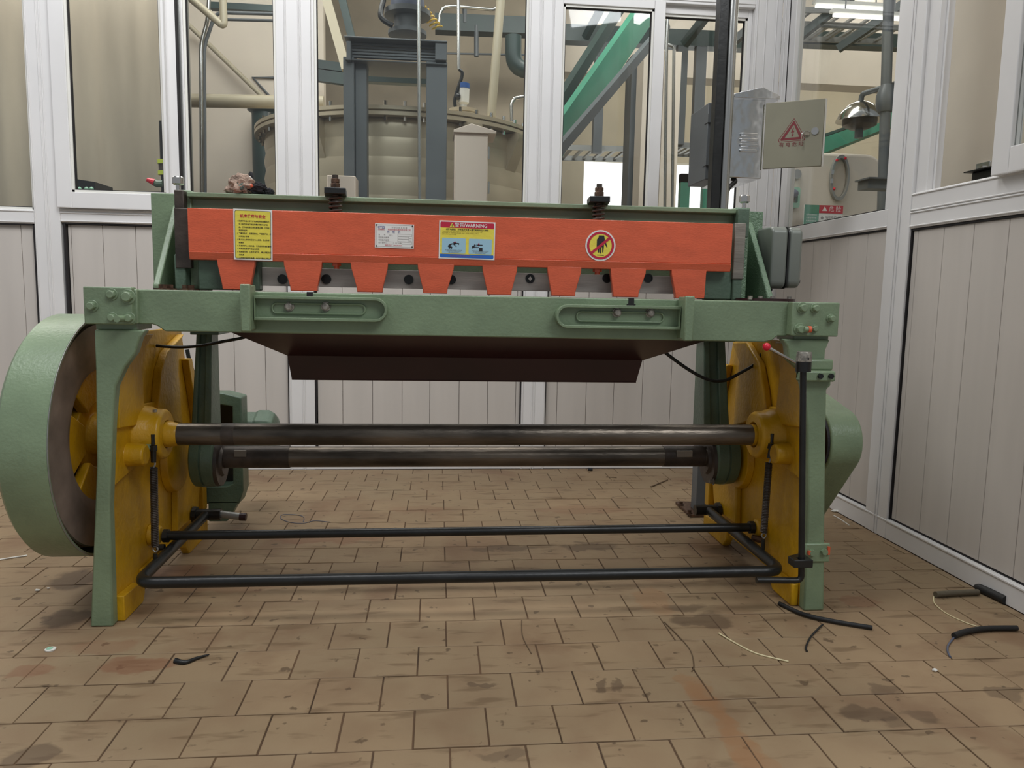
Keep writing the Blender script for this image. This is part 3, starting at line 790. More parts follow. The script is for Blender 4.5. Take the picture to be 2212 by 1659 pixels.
# ---- plates and labels on the hold-down
def plate(name, px0, py0, px1, py1, mt, label, skew=0.0):
    y = YH-.0005
    p = at(px0, py0, y); q = at(px1, py1, y)
    w, h = abs(q.x-p.x), abs(p.z-q.z)
    cx, cz = (p.x+q.x)/2, (p.z+q.z)/2
    u = Vector((math.cos(skew), 0, math.sin(skew))); v = Vector((-math.sin(skew), 0, math.cos(skew)))
    P_ = Print((cx, y-.0014, cz), u, v)
    b = MB()
    c4 = [P_.P(a, c, 0) for a, c in ((-w/2, -h/2), (w/2, -h/2), (w/2, h/2), (-w/2, h/2))]
    b.add(c4+[k+Vector((0, .0012, 0)) for k in c4], [(0, 1, 2, 3), (7, 6, 5, 4), (0, 4, 5, 1), (1, 5, 6, 2), (2, 6, 7, 3), (3, 7, 4, 0)])
    o = b.build(name, mt, SH, smooth=0, label=label)
    return o, P_, w, h
# 1 yellow safety rules plate
o, P_, w, h = plate('rules_plate', 503.5, 451, 589.5, 563, M_WHITE, 'yellow rules plate with red heading', R(-.6))
b = MB(); P_.poly(b, rrect(-w/2+.0035, w/2-.0035, -h/2+.0035, h/2-.0035, .004), .0003); b.build('yellow_field', M_YELP, o, smooth=0)
b = MB(); P_.ring(b, rrect(-w/2+.0035, w/2-.0035, -h/2+.0035, h/2-.0035, .004), rrect(-w/2+.0042, w/2-.0042, -h/2+.0042, h/2-.0042, .004), .0006); b.build('border', M_BLACKP, o, smooth=0)
b = MB(); P_.text(b, '机床健康与安全', 0, h/2-.0175, .0088, bold=.0002); b.build('lettering', M_REDP, o, smooth=0)
b = MB()
lines = [('1.', '机床操作者必须了解机床结构及性能后方'), ('', '可上机操作并按规定穿戴好劳动保护用'), ('', '品。操作前检查各部位是否正常。工作前'), ('', '先空车运转'), ('2.', '严禁超负荷，超厚度剪切。严禁剪棒料，淬'),
         ('', '火钢及铸铁等'), ('3.', '两人以上操作时应有专人指挥，防止伤手'), ('', '的事故'), ('4.', '不准将手伸入压料器，工作台内不准放置物'), ('5.', '每班应检查电气设备及润滑'), ('6.', '机床运行时，人员不准离开，禁止调整及擦'),
         ('', '拭机床'), ('7.', '工作完毕应切断电源，并做好清洁保养工作')]
z = h/2-.0295
for nmb, t in lines:
    if nmb: P_.text(b, nmb, -w/2+.0085, z, .0042, 'LEFT')
    P_.text(b, t, -w/2+.0125, z, .0041, 'LEFT', bold=.00008)
    z -= .00745
b.build('lettering', M_BLACKP, o, smooth=0)
# 2 rating plate
o, P_, w, h = plate('rating_plate', 810, 482.5, 894, 537, M_WHITE, 'small silver white rating plate with four rivets', R(-.6))
b = MB(); P_.ring(b, rrect(-w/2+.003, w/2-.003, -h/2+.003, h/2-.003, .001), rrect(-w/2+.0035, w/2-.0035, -h/2+.0035, h/2-.0035, .001)); 
P_.text(b, '中 华 人 民 共 和 国', .012, h/2-.0095, .0044); P_.text(b, '型　　号　　Q11-', -w/2+.0085, h/2-.028, .0044, 'LEFT'); P_.text(b, '可剪最大板厚', -w/2+.0085, h/2-.0345, .0044, 'LEFT')
P_.text(b, '可剪最大板宽', -w/2+.0085, h/2-.041, .0044, 'LEFT'); P_.text(b, '出厂编号', -w/2+.0085, h/2-.0475, .0044, 'LEFT'); P_.text(b, '出厂日期', .002, h/2-.0475, .0040, 'LEFT')
P_.text(b, 'mm', w/2-.0085, h/2-.0345, .004); P_.text(b, 'mm', w/2-.0085, h/2-.041, .004)
for x0, x1, zz in ((.008, w/2-.005, -.0275), (.008, w/2-.0125, -.034), (.008, w/2-.0125, -.0405), (-.021, -.002, -.047), (.019, w/2-.005, -.047)):
    zz = h/2+zz; P_.ring(b, [(x0, zz-.0028), (x1, zz-.0028), (x1, zz+.0028), (x0, zz+.0028)], [(x0+.0004, zz-.0024), (x1-.0004, zz-.0024), (x1-.0004, zz+.0024), (x0+.0004, zz+.0024)])
b.build('lettering', M_GREYP, o, smooth=0)
b = MB(); P_.text(b, 'CTZJ', -w/2+.0155, h/2-.0095, .0078, bold=.0001); b.build('lettering', M_NAVY, o, smooth=0); b = MB(); P_.text(b, '剪　板　机', -.002, h/2-.0205, .0066); b.build('lettering', M_NAVY, o, smooth=0)
b = MB(); P_.text(b, '创通重机', -w/2+.0155, h/2-.0148, .0042); b.build('lettering', M_REDP, o, smooth=0)
b = MB(); P_.text(b, '南通创盟机械制造有限公司', .012, h/2-.0145, .0048); b.build('lettering', M_REDP, o, smooth=0)
b = MB(); P_.text(b, '服务热线：18962904000', -.002, -h/2+.0065, .0040); b.build('lettering', M_REDP, o, smooth=0)
for a, c in ((-1, -1), (1, -1), (1, 1), (-1, 1)):
    p = P_.P(a*(w/2-.004), c*(h/2-.004), 0); b = MB(); b.cyl(p, p+Vector((0, -.0015, 0)), .0018, n=10); b.build('rivet', M_DSTEEL, o)
# 3 warning label
o, P_, w, h = plate('warning_label', 948.5, 476.5, 1068.5, 561.5, M_WHITE, 'warning label with red, yellow and blue fields', R(-.6))
iw, ih = w-.006, h-.006
b = MB(); P_.poly(b, rrect(-iw/2, iw/2, ih/2-.0150, ih/2, .003, 3)); b.build('red_field', M_REDP, o, smooth=0)
b = MB(); P_.poly(b, [(-iw/2, -ih/2+.0088), (iw/2, -ih/2+.0088), (iw/2, ih/2-.0145), (-iw/2, ih/2-.0145)], .0006); b.build('yellow_field', M_YELP, o, smooth=0)
b = MB(); P_.poly(b, rrect(-iw/2, iw/2, -ih/2, -ih/2+.0092, .003, 3)); b.build('blue_field', M_BLUED, o, smooth=0)
b = MB()
bx = [(-iw/2+.005, -.0035), (.0045, iw/2-.005)]
for x0, x1 in bx: P_.poly(b, rrect(x0, x1, -ih/2+.0105, .0045, .0025, 3), .0009)
loose(b, 'picture_field', M_BLUEP, o, smooth=0)
b = MB()
P_.text(b, '警告', -.020, ih/2-.0075, .0118, bold=.0001, lift=.0009); b.build('lettering', M_WHITE, o, smooth=0); b = MB(); P_.text(b, '/WARNING', .021, ih/2-.0078, .0124, bold=.0002, squash=.92, lift=.0009)
b.build('lettering', M_WHITE, o, smooth=0)
tx = -.0385
b = MB(); P_.poly(b, [(tx-.0065, ih/2-.0132), (tx+.0065, ih/2-.0132), (tx, ih/2-.0022)], .0009); b.build('warning_triangle', M_YELP, o, smooth=0)
b = MB(); P_.text(b, '!', tx, ih/2-.0090, .0090, lift=.0013, bold=.0003)
b.build('exclamation_mark', M_BLACKP, o, smooth=0); b = MB()
P_.text(b, '切断电源后，操作员方可进入剪刀的后方区域操作', 0, ih/2-.0185, .00490, lift=.0011, bold=.0001)
b.build('lettering', M_BLACKP, o, smooth=0); b = MB()
# pictograms: a bending figure and a figure beside a block
L_ = .0014
x = bx[0][0]
def fig(pts): P_.poly(b, [(x+u*.001, -ih/2+.0105+v*.001) for u, v in pts], L_)
fig([(17, 12), (19, 11), (21, 14), (23, 11), (25, 12), (26, 16), (24, 17), (21, 17.2), (22, 20), (25, 22.5), (28, 23), (27, 25), (22, 24.5), (16.5, 21), (14.5, 17), (17, 15)])
fig([(27, 23.5), (28.5, 24), (37, 17.6), (36, 16.4)])
fig([(27, 27), (43, 26.2), (42.6, 21.8), (41, 22.2), (40.5, 24.4), (27, 25.2)])
fig(circ(32, 23.8, 2.1, 10))
x = bx[1][0]
fig([(8, 13.5), (11, 15), (16, 17), (26, 16.6), (26, 18), (16, 18.6), (12, 21.4), (9, 20)])
fig(circ(15.5, 22.4, 2.2, 10)); fig([(19, 22.2), (35, 22), (35, 24.2), (19, 24)]); fig([(26.5, 7), (35, 7), (35, 16.4), (26.5, 16.4)])
loose(b, 'pictogram', M_BLACKP, o, smooth=0)
b = MB()
x = bx[0][0]; fig([(31, 24), (33.6, 24), (33.6, 30), (31, 30)]); fig([(29, 25.4), (36, 25.4), (36, 27.4), (29, 27.4)])
x = bx[1][0]; fig([(24, 21), (26.6, 21), (26.6, 27.6), (24, 27.6)]); fig([(22, 22.4), (28, 22.4), (28, 24.2), (22, 24.2)])
b.build('red_arrow', M_REDP, o, smooth=0)['kind'] = 'stuff'
b = MB()
P_.text(b, 'THE OPERATOR CAN COME DOWN ON, INTO OPERATION IN THE', -iw/2+.005, ih/2-.0235, .0033, 'LEFT', lift=.0011)
P_.text(b, 'BACKSIDE OF SHEARING BLADE ONLY AFTER POWER SUPPLY', -iw/2+.005, ih/2-.0272, .0033, 'LEFT', lift=.0011)
P_.text(b, 'SET IS CUT OFF POWER', -iw/2+.005, ih/2-.0309, .0033, 'LEFT', lift=.0011)
b.build('lettering', M_OLIVEP, o, smooth=0)
b = MB()
for x0, x1 in bx:
    b = MB(); P_.text(b, '严禁将手及身体伸入刀口内', (x0+x1)/2, -ih/2+.0180, .0036, lift=.0013)
    P_.text(b, 'DO NOT PUT HANDS INTO', (x0+x1)/2, -ih/2+.0152, .0029, lift=.0013); P_.text(b, 'THE SHEARING AREA', (x0+x1)/2, -ih/2+.0125, .0029, lift=.0013)
    b.build('lettering', M_GREYP, o, smooth=0)
b = MB(); P_.text(b, '南通重型机床有限公司　www.ntzx.com', 0, -ih/2+.0046, .0050, lift=.0009); b.build('lettering', M_PINKP, o, smooth=0)
# 4 round no-hand sign
o_c = at(1297, 530.5, YH-.0005)
rr_ = (at(1329.5, 530.5, YH).x-at(1264.5, 530.5, YH).x)/2
b = MB(); b.cyl((o_c.x, YH-.0004, o_c.z), (o_c.x, YH-.0015, o_c.z), rr_, n=48); sign = b.build('round_sign', M_WHITE, SH, smooth=30, label='round sign with a red bar across a black hand')
P_ = Print((o_c.x, YH-.0016, o_c.z))
b = MB(); P_.poly(b, circ(0, 0, rr_*.76, 40), .0003); b.build('yellow_field', M_YELP, sign, smooth=0)
b = MB(); k = rr_/54.0
def hp(pts): P_.poly(b, [((u-78)*k, (83-v)*k) for u, v in pts], .0007)
hp([(71, 48), (90, 48), (92, 58), (96, 68), (100, 80), (103, 87), (100, 89), (95, 80), (90, 74), (90, 88), (88, 107), (85, 107), (84, 88), (81.5, 88), (81, 110), (77, 111), (76.5, 92), (74.5, 93), (74, 107), (70, 108), (69, 92), (67.5, 88), (65.5, 90), (64, 104-18), (64.5, 62), (70, 55)])
hp([(66, 115), (91, 115.5), (91, 118), (66, 117)])
b.build('hand_pictogram', M_BLACKP, sign, smooth=0)
b = MB(); P_.ring(b, circ(0, 0, rr_*.90, 40), circ(0, 0, rr_*.745, 40), .0006)
a_ = R(40); hw = rr_*.085; q = rr_*.80
P_.poly(b, [(-q*math.cos(a_)-hw*math.sin(a_), -q*math.sin(a_)+hw*math.cos(a_)), (-q*math.cos(a_)+hw*math.sin(a_), -q*math.sin(a_)-hw*math.cos(a_)), (q*math.cos(a_)+hw*math.sin(a_), q*math.sin(a_)-hw*math.cos(a_)), (q*math.cos(a_)-hw*math.sin(a_), q*math.sin(a_)+hw*math.cos(a_))], .0011)
b.build('red_ring', M_REDP, sign, smooth=0)

# ---- shafts
def shaft(x0, x1, Y, Z, r, name='shaft'):
    b = MB(); b.cyl((x0, Y, Z), (x1, Y, Z), r, n=40); return b.build(name, M_SHAFT, SH)
us = shaft(-.735, .93, 2.05, .4325, .0292, 'upper_shaft')
b = MB(); b.lathe((-.712, 2.05, .4325), (1, 0, 0), [(0, .034), (.012, .034), (.034, .0297)], 32); b.build('painted_end', M_YEL, us)
b = MB(); b.lathe((.905, 2.05, .4325), (-1, 0, 0), [(0, .030), (.018, .0297)], 32); b.build('painted_end', M_YEL, us)
b = MB(); b.cyl((-.565, 2.05, .4325), (-.532, 2.05, .4325), .0295, n=40); b.build('dark_band', M_DSTEEL, us)
ls = shaft(-.70, .90, 2.30, .3175, .0315, 'lower_shaft')
b = MB(); b.cyl((-.645, 2.30, .3175), (-.44, 2.30, .3175), .0335, n=40); b.build('sleeve', M_DSTEEL, ls)
b = MB(); b.cyl((.71, 2.30, .3175), (.84, 2.30, .3175), .0330, n=40); b.build('sleeve', M_DSTEEL, ls)
b = MB(); b.box(-.595, -.56, 2.262, 2.27, .325, .345); b.build('key', M_STEEL, ls, bevel=.001)
b = MB(); b.box(.745, .795, 2.262, 2.27, .322, .342); b.build('key', M_STEEL, ls, bevel=.001)
# eccentrics and push rods
def ecc(x0, x1, s, xr0, xr1):
    c = (x0, 2.30, .3175)
    w = x1-x0
    b = MB(); b.lathe(c, (1, 0, 0), [(0, .082), (.004, .087), (w*.45, .090), (w*.47, .086), (w*.52, .086), (w*.54, .090), (w-.004, .087), (w, .082)], 48)
    e = b.build('eccentric', M_GREEND, SH)
    xf = x1 if s > 0 else x0
    b = MB(); b.lathe((xf-s*.001, 2.295, .305), (s, 0, 0), [(0, .074), (.010, .072), (.010, .045), (.018, .040), (.018, 0)], 36); b.build('eccentric_face', M_DSTEEL, e)
    return e
e1 = ecc(-.712, -.645, 1, 0, 0)
e2 = ecc(.862, .935, -1, 0, 0)
bolt(e2, (.858, 2.24, .25), .008, .012, M_STEEL, d=(-1, 0, 0))
def rod(x0b, x1b, x0t, x1t):
    b = MB()
    yb0, yb1, yt0, yt1 = 2.25, 2.35, 2.27, 2.33
    zb0, zt0 = .385, .70
    vs_ = [(x0b, yb0, zb0), (x1b, yb0, zb0), (x1b, yb1, zb0), (x0b, yb1, zb0), (x0t, yt0, zt0), (x1t, yt0, zt0), (x1t, yt1, zt0), (x0t, yt1, zt0)]
    b.add(vs_, [(3, 2, 1, 0), (4, 5, 6, 7), (0, 1, 5, 4), (1, 2, 6, 5), (2, 3, 7, 6), (3, 0, 4, 7)])
    r_ = b.build('push_rod', M_GREEND, SH, bevel=.006, seg=3)
    # I-section rib down the middle of the front
    xm0, xm1 = (x0b+x1b)/2, (x0t+x1t)/2
    b = MB()
    for f0, f1 in ((.0, .28), (.62, 1.0)):
        p = [x0b+(x1b-x0b)*f0, x0b+(x1b-x0b)*f1, x0t+(x1t-x0t)*f0, x0t+(x1t-x0t)*f1]
        vs_ = [(p[0], yb0-.012, zb0+.01), (p[1], yb0-.012, zb0+.01), (p[1], yb0+.01, zb0+.01), (p[0], yb0+.01, zb0+.01), (p[2], yt0-.010, zt0), (p[3], yt0-.010, zt0), (p[3], yt0+.01, zt0), (p[2], yt0+.01, zt0)]
        b.add(vs_, [(3, 2, 1, 0), (4, 5, 6, 7), (0, 1, 5, 4), (1, 2, 6, 5), (2, 3, 7, 6), (3, 0, 4, 7)])
    b.build('rib', M_GREEND, r_, bevel=.004, seg=2)
    b = MB(); b.box(x0t-.012, x1t+.025, 2.24, 2.36, .685, .78); b.build('rod_head', M_GREEND, r_, bevel=.002)
    b = MB(); b.cyl((x0b+.01, 2.262, .405), (x0b+.01, 2.262, .425), .012, n=8); b.cyl((x1b-.008, 2.262, .405), (x1b-.008, 2.262, .420), .010, n=8); b.build('nut', M_DSTEEL, r_)
    return r_
rod(-.708, -.652, -.690, -.648)
rod(.820, .902, .812, .879)
# maroon chute under the table
b = MB()
A = [(-.512, 1.93, .712), (.705, 1.93, .708), (.578, 2.10, .638), (-.405, 2.10, .640)]
q = Vector((0, .004, .003))
def sheet(b, P4, off=(0, .003, .002)):
    off = Vector(off); P4 = [Vector(p) for p in P4]; n = len(P4)
    b.add(P4+[p+off for p in P4], [tuple(range(n)), tuple(range(n, 2*n))[::-1]]+[(i, (i+1) % n, (i+1) % n+n, i+n) for i in range(n)])
sheet(b, A)
sheet(b, [(-.405, 2.10, .640), (.578, 2.10, .638), (.566, 2.115, .574), (-.397, 2.115, .574)], (0, .003, 0))
sheet(b, [(-.512, 1.93, .712), (-.405, 2.10, .640), (-.40, 2.45, .70), (-.52, 2.40, .76)], (.003, 0, 0)); sheet(b, [(.705, 1.93, .708), (.578, 2.10, .638), (.57, 2.45, .70), (.70, 2.40, .76)], (.003, 0, 0))
ch = b.build('scrap_chute', M_MAROON, SH, smooth=0)
b = MB(); b.tube([(-.397, 2.117, .5745), (.566, 2.117, .574)], .0028, 8); b.build('hem', M_MAROON, ch)
b = MB(); b.strip([(x, .712-.0001) for x in (-.51, .70)], 'y', 1.92, 1.94, .004); b.build('top_fold', M_MAROON, ch)

# ---- flywheel and its guard (left)
cy, cz = 2.05, .433
b = MB()
x_in, x_out = -.857, -.972
b.lathe((x_out, cy, cz), (1, 0, 0), [(.0, .27), (.002, .302), (.012, .312), (x_in-x_out-.002, .312), (x_in-x_out, .310), (x_in-x_out, .306), (.010, .300), (.006, .27), (.006, .0)], 96)
gd = b.build('flywheel_guard', M_GREEN, SH)
b = MB(); b.tube([(-.862, 2.03, .735), (-.82, 2.00, .722), (-.79, 1.93, .724)], .006, 8); b.build('guard_strap', M_GREEN, gd)
b = MB(); b.lathe((x_in-.0005, cy, cz), (1, 0, 0), [(0, .3125), (.0015, .3125), (.0015, .3095), (0, .3095)], 96, False); b.build('bare_edge', M_LTGREY, gd)
b = MB(); b.lathe((-.945, cy, cz), (1, 0, 0), [(0, .285), (.018, .290), (.022, .280), (.034, .280), (.038, .290), (.052, .290), (.056, .280), (.066, .280), (.070, .288), (.076, .286), (.078, .20), (.070, .170), (.0, .165), (0, .285)], 96, False)
fw = b.build('flywheel', M_WHEEL, SH)
b = MB()
for k in range(5):
    a0 = R(180+72*k)
    pts = circ(cy, cz, .172, 8, a0-R(27), a0+R(27)) + circ(cy, cz, .085, 6, a0-R(24), a0+R(24))[::-1]
    b.prism(pts, 'x', -.905, -.878)
b.lathe((-.93, cy, cz), (1, 0, 0), [(0, .09), (.035, .09), (.04, .055), (.075, .050), (.08, .045), (.08, 0)], 36)
b.lathe((-.93, cy, cz), (1, 0, 0), [(0, .172), (.045, .172), (.05, .168), (.05, .160), (.0, .158), (0, .172)], 64, False)
b.build('wheel_web', M_YEL, fw, bevel=.003)
b = MB(); b.cyl((-.86, cy, cz), (-.80, cy, cz), .028, n=24); b.build('shaft_end', M_DSTEEL, fw)
# ---- gear guard (right)
def hullpts(c1, r1, c2, r2, n=28):
    pts = [(c1[0]+r1*math.cos(2*PI*i/48), c1[1]+r1*math.sin(2*PI*i/48)) for i in range(48)]+[(c2[0]+r2*math.cos(2*PI*i/48), c2[1]+r2*math.sin(2*PI*i/48)) for i in range(48)]
    pts = sorted(set(pts))
    def half(ps):
        o = []
        for p in ps:
            while len(o) > 1 and (o[-1][0]-o[-2][0])*(p[1]-o[-2][1])-(o[-1][1]-o[-2][1])*(p[0]-o[-2][0]) <= 0: o.pop()
            o.append(p)
        return o
    a, c = half(pts), half(pts[::-1]); return a[:-1]+c[:-1]
hp_ = hullpts((1.985, .430), .088, (2.30, .322), .262)
b = MB(); b.prism(hp_, 'x', 1.045, 1.136); gg = b.build('gear_guard', M_GREEN, SH, bevel=.006, seg=3)
b = MB(); b.prism([(u*.985+.034, v*.975+.01) for u, v in hp_], 'x', 1.038, 1.046); b.build('guard_inside', M_DARK, gg, smooth=0)
b = MB(); b.box(1.02, 1.05, 1.93, 1.96, .425, .445); b.build('lug', M_LTGREY, gg, bevel=.002)

# ---- motor behind the left frame
b = MB(); b.ringprism([(-.80, .10), (-.66, .10), (-.645, .145), (-.645, .46), (-.70, .475), (-.80, .475)], [(-.77, .16), (-.70, .16), (-.678, .17), (-.674, .43), (-.72, .437), (-.77, .437)], 'y', 2.56, 2.64)
mo = b.build('motor_mount', M_GREEND, SH, bevel=.004)
b = MB(); b.box(-.78, -.66, 2.63, 2.65, .15, .44); b.build('back_plate', M_BLK, mo, smooth=0)
b = MB(); b.prism([(-.76, .04), (-.70, .04), (-.66, .11), (-.76, .11)], 'y', 2.56, 2.62); b.build('mount_foot', M_GREEND, mo, bevel=.003)
b = MB(); b.lathe((-.80, 2.74, .30), (1, 0, 0), [(0, .085), (.16, .085), (.17, .092), (.205, .092), (.225, .080), (.235, .055), (.235, 0)], 8)
mt_ = b.build('motor', M_GREEND, SH, bevel=.003)
b = MB(); b.box(-.68, -.60, 2.70, 2.75, .215, .255); b.build('terminal_box', M_GREEND, mt_, bevel=.002)

# ---- grey switch box on the right upright
b = MB(); y0, y1, z0, z1 = 2.06, 2.20, .847, 1.018
b.prism(rrect(y0, y1, z0, z1, .02), 'x', .922, .968)
sb = b.build('switch_box', M_GREYBOX, SH, bevel=.006, seg=3)
b = MB(); b.prism(rrect(y0-.001, y1+.001, z0-.001, z1+.001, .021), 'x', .968, .972); b.build('gasket', M_BLK, sb)
b = MB(); b.prism(rrect(y0, y1, z0+.002, z1-.001, .02), 'x', .972, 1.012); b.build('lid', M_GREYBOX, sb, bevel=.009, seg=4)
b = MB(); b.cyl((1.008, 2.08, .868), (1.016, 2.08, .868), .008, n=12); b.build('screw', M_BLK, sb)
b = MB(); b.prism([(.912, .846), (.942, .846), (.940, .838), (.933, .836), (.930, ZT+.005), (.918, ZT+.005)], 'y', 2.08, 2.12); b.build('cable_gland', M_BLK, sb, bevel=.003)

# ---- foot pedal frame
xl, xrr = -.722, .908
zp = .103
path = fillet([(xl+.003, 2.40, .112), (xl, 1.852, zp), (xrr, 1.852, zp+.002), (xrr-.003, 2.40, .112)], .045, 7)
b = MB(); b.tube(path, .0145, 14); pd = b.build('foot_pedal', M_BLK, SH, smooth=50)
b = MB()
for x, s in ((xl+.003, 1), (xrr-.003, -1)):
    b.cyl((x-.045, 2.40, .112), (x+.045, 2.40, .112), .018, n=16)
    b.cyl((x-s*.04, 2.40, .112), (x-s*.028, 2.40, .112), .026, n=8)
loose(b, 'pivot_hub', M_BLK, pd)
b = MB(); b.cyl((xl+.045, 2.40, .113), (-.612, 2.395, .105), .0115, n=16); tl = b.build('pivot_tube', M_LTGREY, pd)
b = MB(); b.cyl((-.616, 2.395, .105), (-.596, 2.395, .104), .0125, n=16); b.build('rubber_end', M_MAROON, pd)
b = MB(); b.cyl((-.738, 2.105, .1395), (.928, 2.105, .1445), .0125, n=18); cr = b.build('cross_bar', M_BLK, SH)
b = MB(); b.cyl((-.745, 2.105, .139), (-.732, 2.105, .139), .019, n=8); b.cyl((.922, 2.105, .1445), (.935, 2.105, .1445), .019, n=8)
b.cyl((-.755, 2.08, .115), (-.735, 2.08, .115), .009, n=8)
b.build('collar', M_BLK, cr)
b = MB(); b.cyl((.925, 2.09, .118), (.955, 2.08, .112), .010, n=8); b.build('pin', M_RUST, cr)
# pull springs at both ends of the pedal
for (pt, pm, pb_) in (((331, 955), (332, 1010), (335, 1192)), ((1667, 952), (1661, 1000), (1649, 1162))):
    Y = 1.985
    a, c, d = at(*pt, Y), at(*pm, Y), at(*pb_, Y)
    top, bot = c, c+(d-c)*.93
    n = 46; ax = (bot-top)
    e1_ = ax.normalized().orthogonal().normalized(); e2_ = ax.normalized().cross(e1_)
    pts = [top+ax*(i/(n*9))+(e1_*math.cos(2*PI*i/9)+e2_*math.sin(2*PI*i/9))*.0082 for i in range(n*9+1)]
    b = MB(); b.tube(pts, .0021, 5); sp = b.build('pull_spring', M_DSTEEL, SH, label='long tension spring pulling the pedal arm')
    b = MB(); b.cyl(top, bot, .0070, n=10); b.build('core', M_DARK, sp)
    b = MB(); b.cyl(a+Vector((0, 0, .02)), a-Vector((0, 0, .006)), .005, n=10); b.cyl(a-Vector((0, 0, .008)), a-Vector((0, 0, .022)), .0105, n=6); b.cyl(a-Vector((0, 0, .02)), c+Vector((0, 0, .014)), .0065, n=12); b.build('eye_bolt', M_BLK, sp)
    b = MB(); b.tube([c+Vector((0, 0, .018)), c+Vector((.004, 0, .010)), c+Vector((0, 0, 0))], .0022, 6, smooth=4); b.tube([bot, bot+Vector((-.006, 0, -.008)), bot+Vector((.001, 0, -.016)), bot+Vector((.007, 0, -.008)), bot+Vector((.002, 0, -.001))], .0020, 6, smooth=4); b.build('hook', M_LTGREY, sp)
    sgn = 1 if a.x < 0 else -1
    b = MB(); b.cyl(a-Vector((sgn*.005, 0, .014)), a-Vector((sgn*.030, 0, .014)), .009, n=12); b.build('bolt', M_GREEN if sgn > 0 else M_YEL, sp)
    b = MB(); b.cyl((d.x, Y, d.z-.004), (d.x, Y, .112), .006, n=8); b.build('hook_lug', M_BLK, sp)

# ---- control rod with lever at the right front
Yc = 1.785
top = at(1735, 800, Yc); bot = at(1731, 1238, Yc); tip = at(1634, 1253, Yc)
corner = at(1731, 1254, Yc)
b = MB(); b.tube(fillet([top, corner, tip], .016, 6), .0078, 14); cr = b.build('control_rod', M_BLK, SH, smooth=50)
b = MB(); b.cyl(top-Vector((0, 0, .003)), top+Vector((0, 0, .022)), .0185, n=20); b.build('bushing', M_BLK, cr)
b = MB(); b.lathe(top+Vector((0, 0, .022)), (0, 0, 1), [(0, .0185), (.004, .019), (.022, .0175), (.024, .0165), (.024, 0)], 24); b.build('collar', M_BOLT, cr)
p = top+Vector((.002, -.0185, .030)); b = MB(); b.cyl(p, p+Vector((0, -.0008, 0)), .0025, n=10); b.build('hole', M_DARK, cr)
kb = at(1656, 749, Yc-.01); st_ = at(1718, 783, Yc-.004)
b = MB(); b.cyl(st_, kb, .0033, .0042, n=10); b.build('lever', M_CHROME, cr)
b = MB(); b.sphere(kb, .0098, 18); b.build('knob', M_RED, cr)
cl = at(1729, 1214, Yc)
b = MB(); b.ringprism([(cl.x-.024, Yc-.016), (cl.x+.026, Yc-.016), (cl.x+.026, Yc+.045), (cl.x-.024, Yc+.02)], [(cl.x-.008, Yc-.008), (cl.x+.008, Yc-.008), (cl.x+.008, Yc+.008), (cl.x-.008, Yc+.008)], 'z', cl.z-.010, cl.z+.010); b.build('rod_clamp', M_BLK, cr, bevel=.002)

# ---- black hose and cords behind the machine
def cord(name, pts, r, mt, parent, k=8): 
    b = MB(); b.tube(pts, r, 8, smooth=k); return b.build(name, mt, parent, smooth=60)
cord('cord', [(-.78, 2.2, .655), at(385, 750, 2.18), at(430, 747, 2.15), at(480, 738, 2.12), at(530, 728, 2.10), at(560, 715, 2.10)], .0042, M_BLK, SH)
cord('cord', [at(1425, 750, 2.2), at(1445, 768, 2.2), at(1490, 800, 2.2), at(1530, 820, 2.2), at(1565, 822, 2.2), at(1600, 805, 2.2), at(1632, 785, 2.2), (.975, 2.2, .66)], .0050, M_BLK, SH)
cord('cord', [at(404, 755, 2.66), at(412, 790, 2.66), at(424, 824, 2.66), at(428, 850, 2.68)], .007, M_BLK, SH)
b = MB(); p = at(335, 893, 2.03); b.hexa(p, p+Vector((0, 0, .010)), .006); b.build('grease_nipple', M_BOLT, SH)

# ================================================================== THINGS IN THE ROOM
def beam3(mb, p, q, w, h, up=(0, 0, 1)):
    p, q = Vector(p), Vector(q); d = (q-p).normalized(); s = d.cross(Vector(up)).normalized(); u = s.cross(d)
    c = [(-w/2, -h/2), (w/2, -h/2), (w/2, h/2), (-w/2, h/2)]
    vs_ = [p+s*a+u*b_ for a, b_ in c]+[q+s*a+u*b_ for a, b_ in c]
    return mb.add(vs_, [(3, 2, 1, 0), (4, 5, 6, 7), (0, 1, 5, 4), (1, 2, 6, 5), (2, 3, 7, 6), (3, 0, 4, 7)])
# ---- gloves lying on the beam
def lump(mb, c, r, sc, seed, amp=.35, fr=3.0, sub=4):
    bm = bmesh.new(); bmesh.ops.create_icosphere(bm, subdivisions=sub, radius=1.0)
    vs_ = []
    for v in bm.verts:
        n = v.co.normalized()
        d = 1+amp*noise.fractal(n*fr+Vector((seed, seed*2, 0)), 1.0, 2.0, 3)
        vs_.append(Vector((n.x*d*sc[0], n.y*d*sc[1], n.z*d*sc[2]))*r+Vector(c))
    fs_ = [tuple(v.index for v in f.verts) for f in bm.faces]; bm.free()
    mb.add(vs_, fs_)
Yg = 2.03
zt = 1.056
def clampz(mb, z, a=0):
    for v in mb.v[a:]:
        if v.z < z: v.z = z+(v.z-z)*.04
p = at(522, 404, Yg)
gl = thing('beige_glove', 'crumpled beige cloth work glove with green patch on the shear\'s top beam', 'glove', (p.x, Yg, zt))
b = MB(); lump(b, (p.x+.004, Yg, zt+.018), .026, (1.25, .9, .95), 3.1, .38, 2.2, 5); lump(b, (p.x-.006, Yg+.005, zt+.032), .017, (1.3, .9, 1.0), 8.2, .45, 2.6, 4)
lump(b, (p.x+.016, Yg-.006, zt+.028), .014, (.9, .9, 1.3), 5.5, .3, 2.6, 4); lump(b, (p.x-.024, Yg+.002, zt+.010), .014, (1.3, .9, .8), 1.7, .35, 2.6, 4); clampz(b, zt+.001); b.build('glove_body', M_CLOTH, gl, smooth=80)
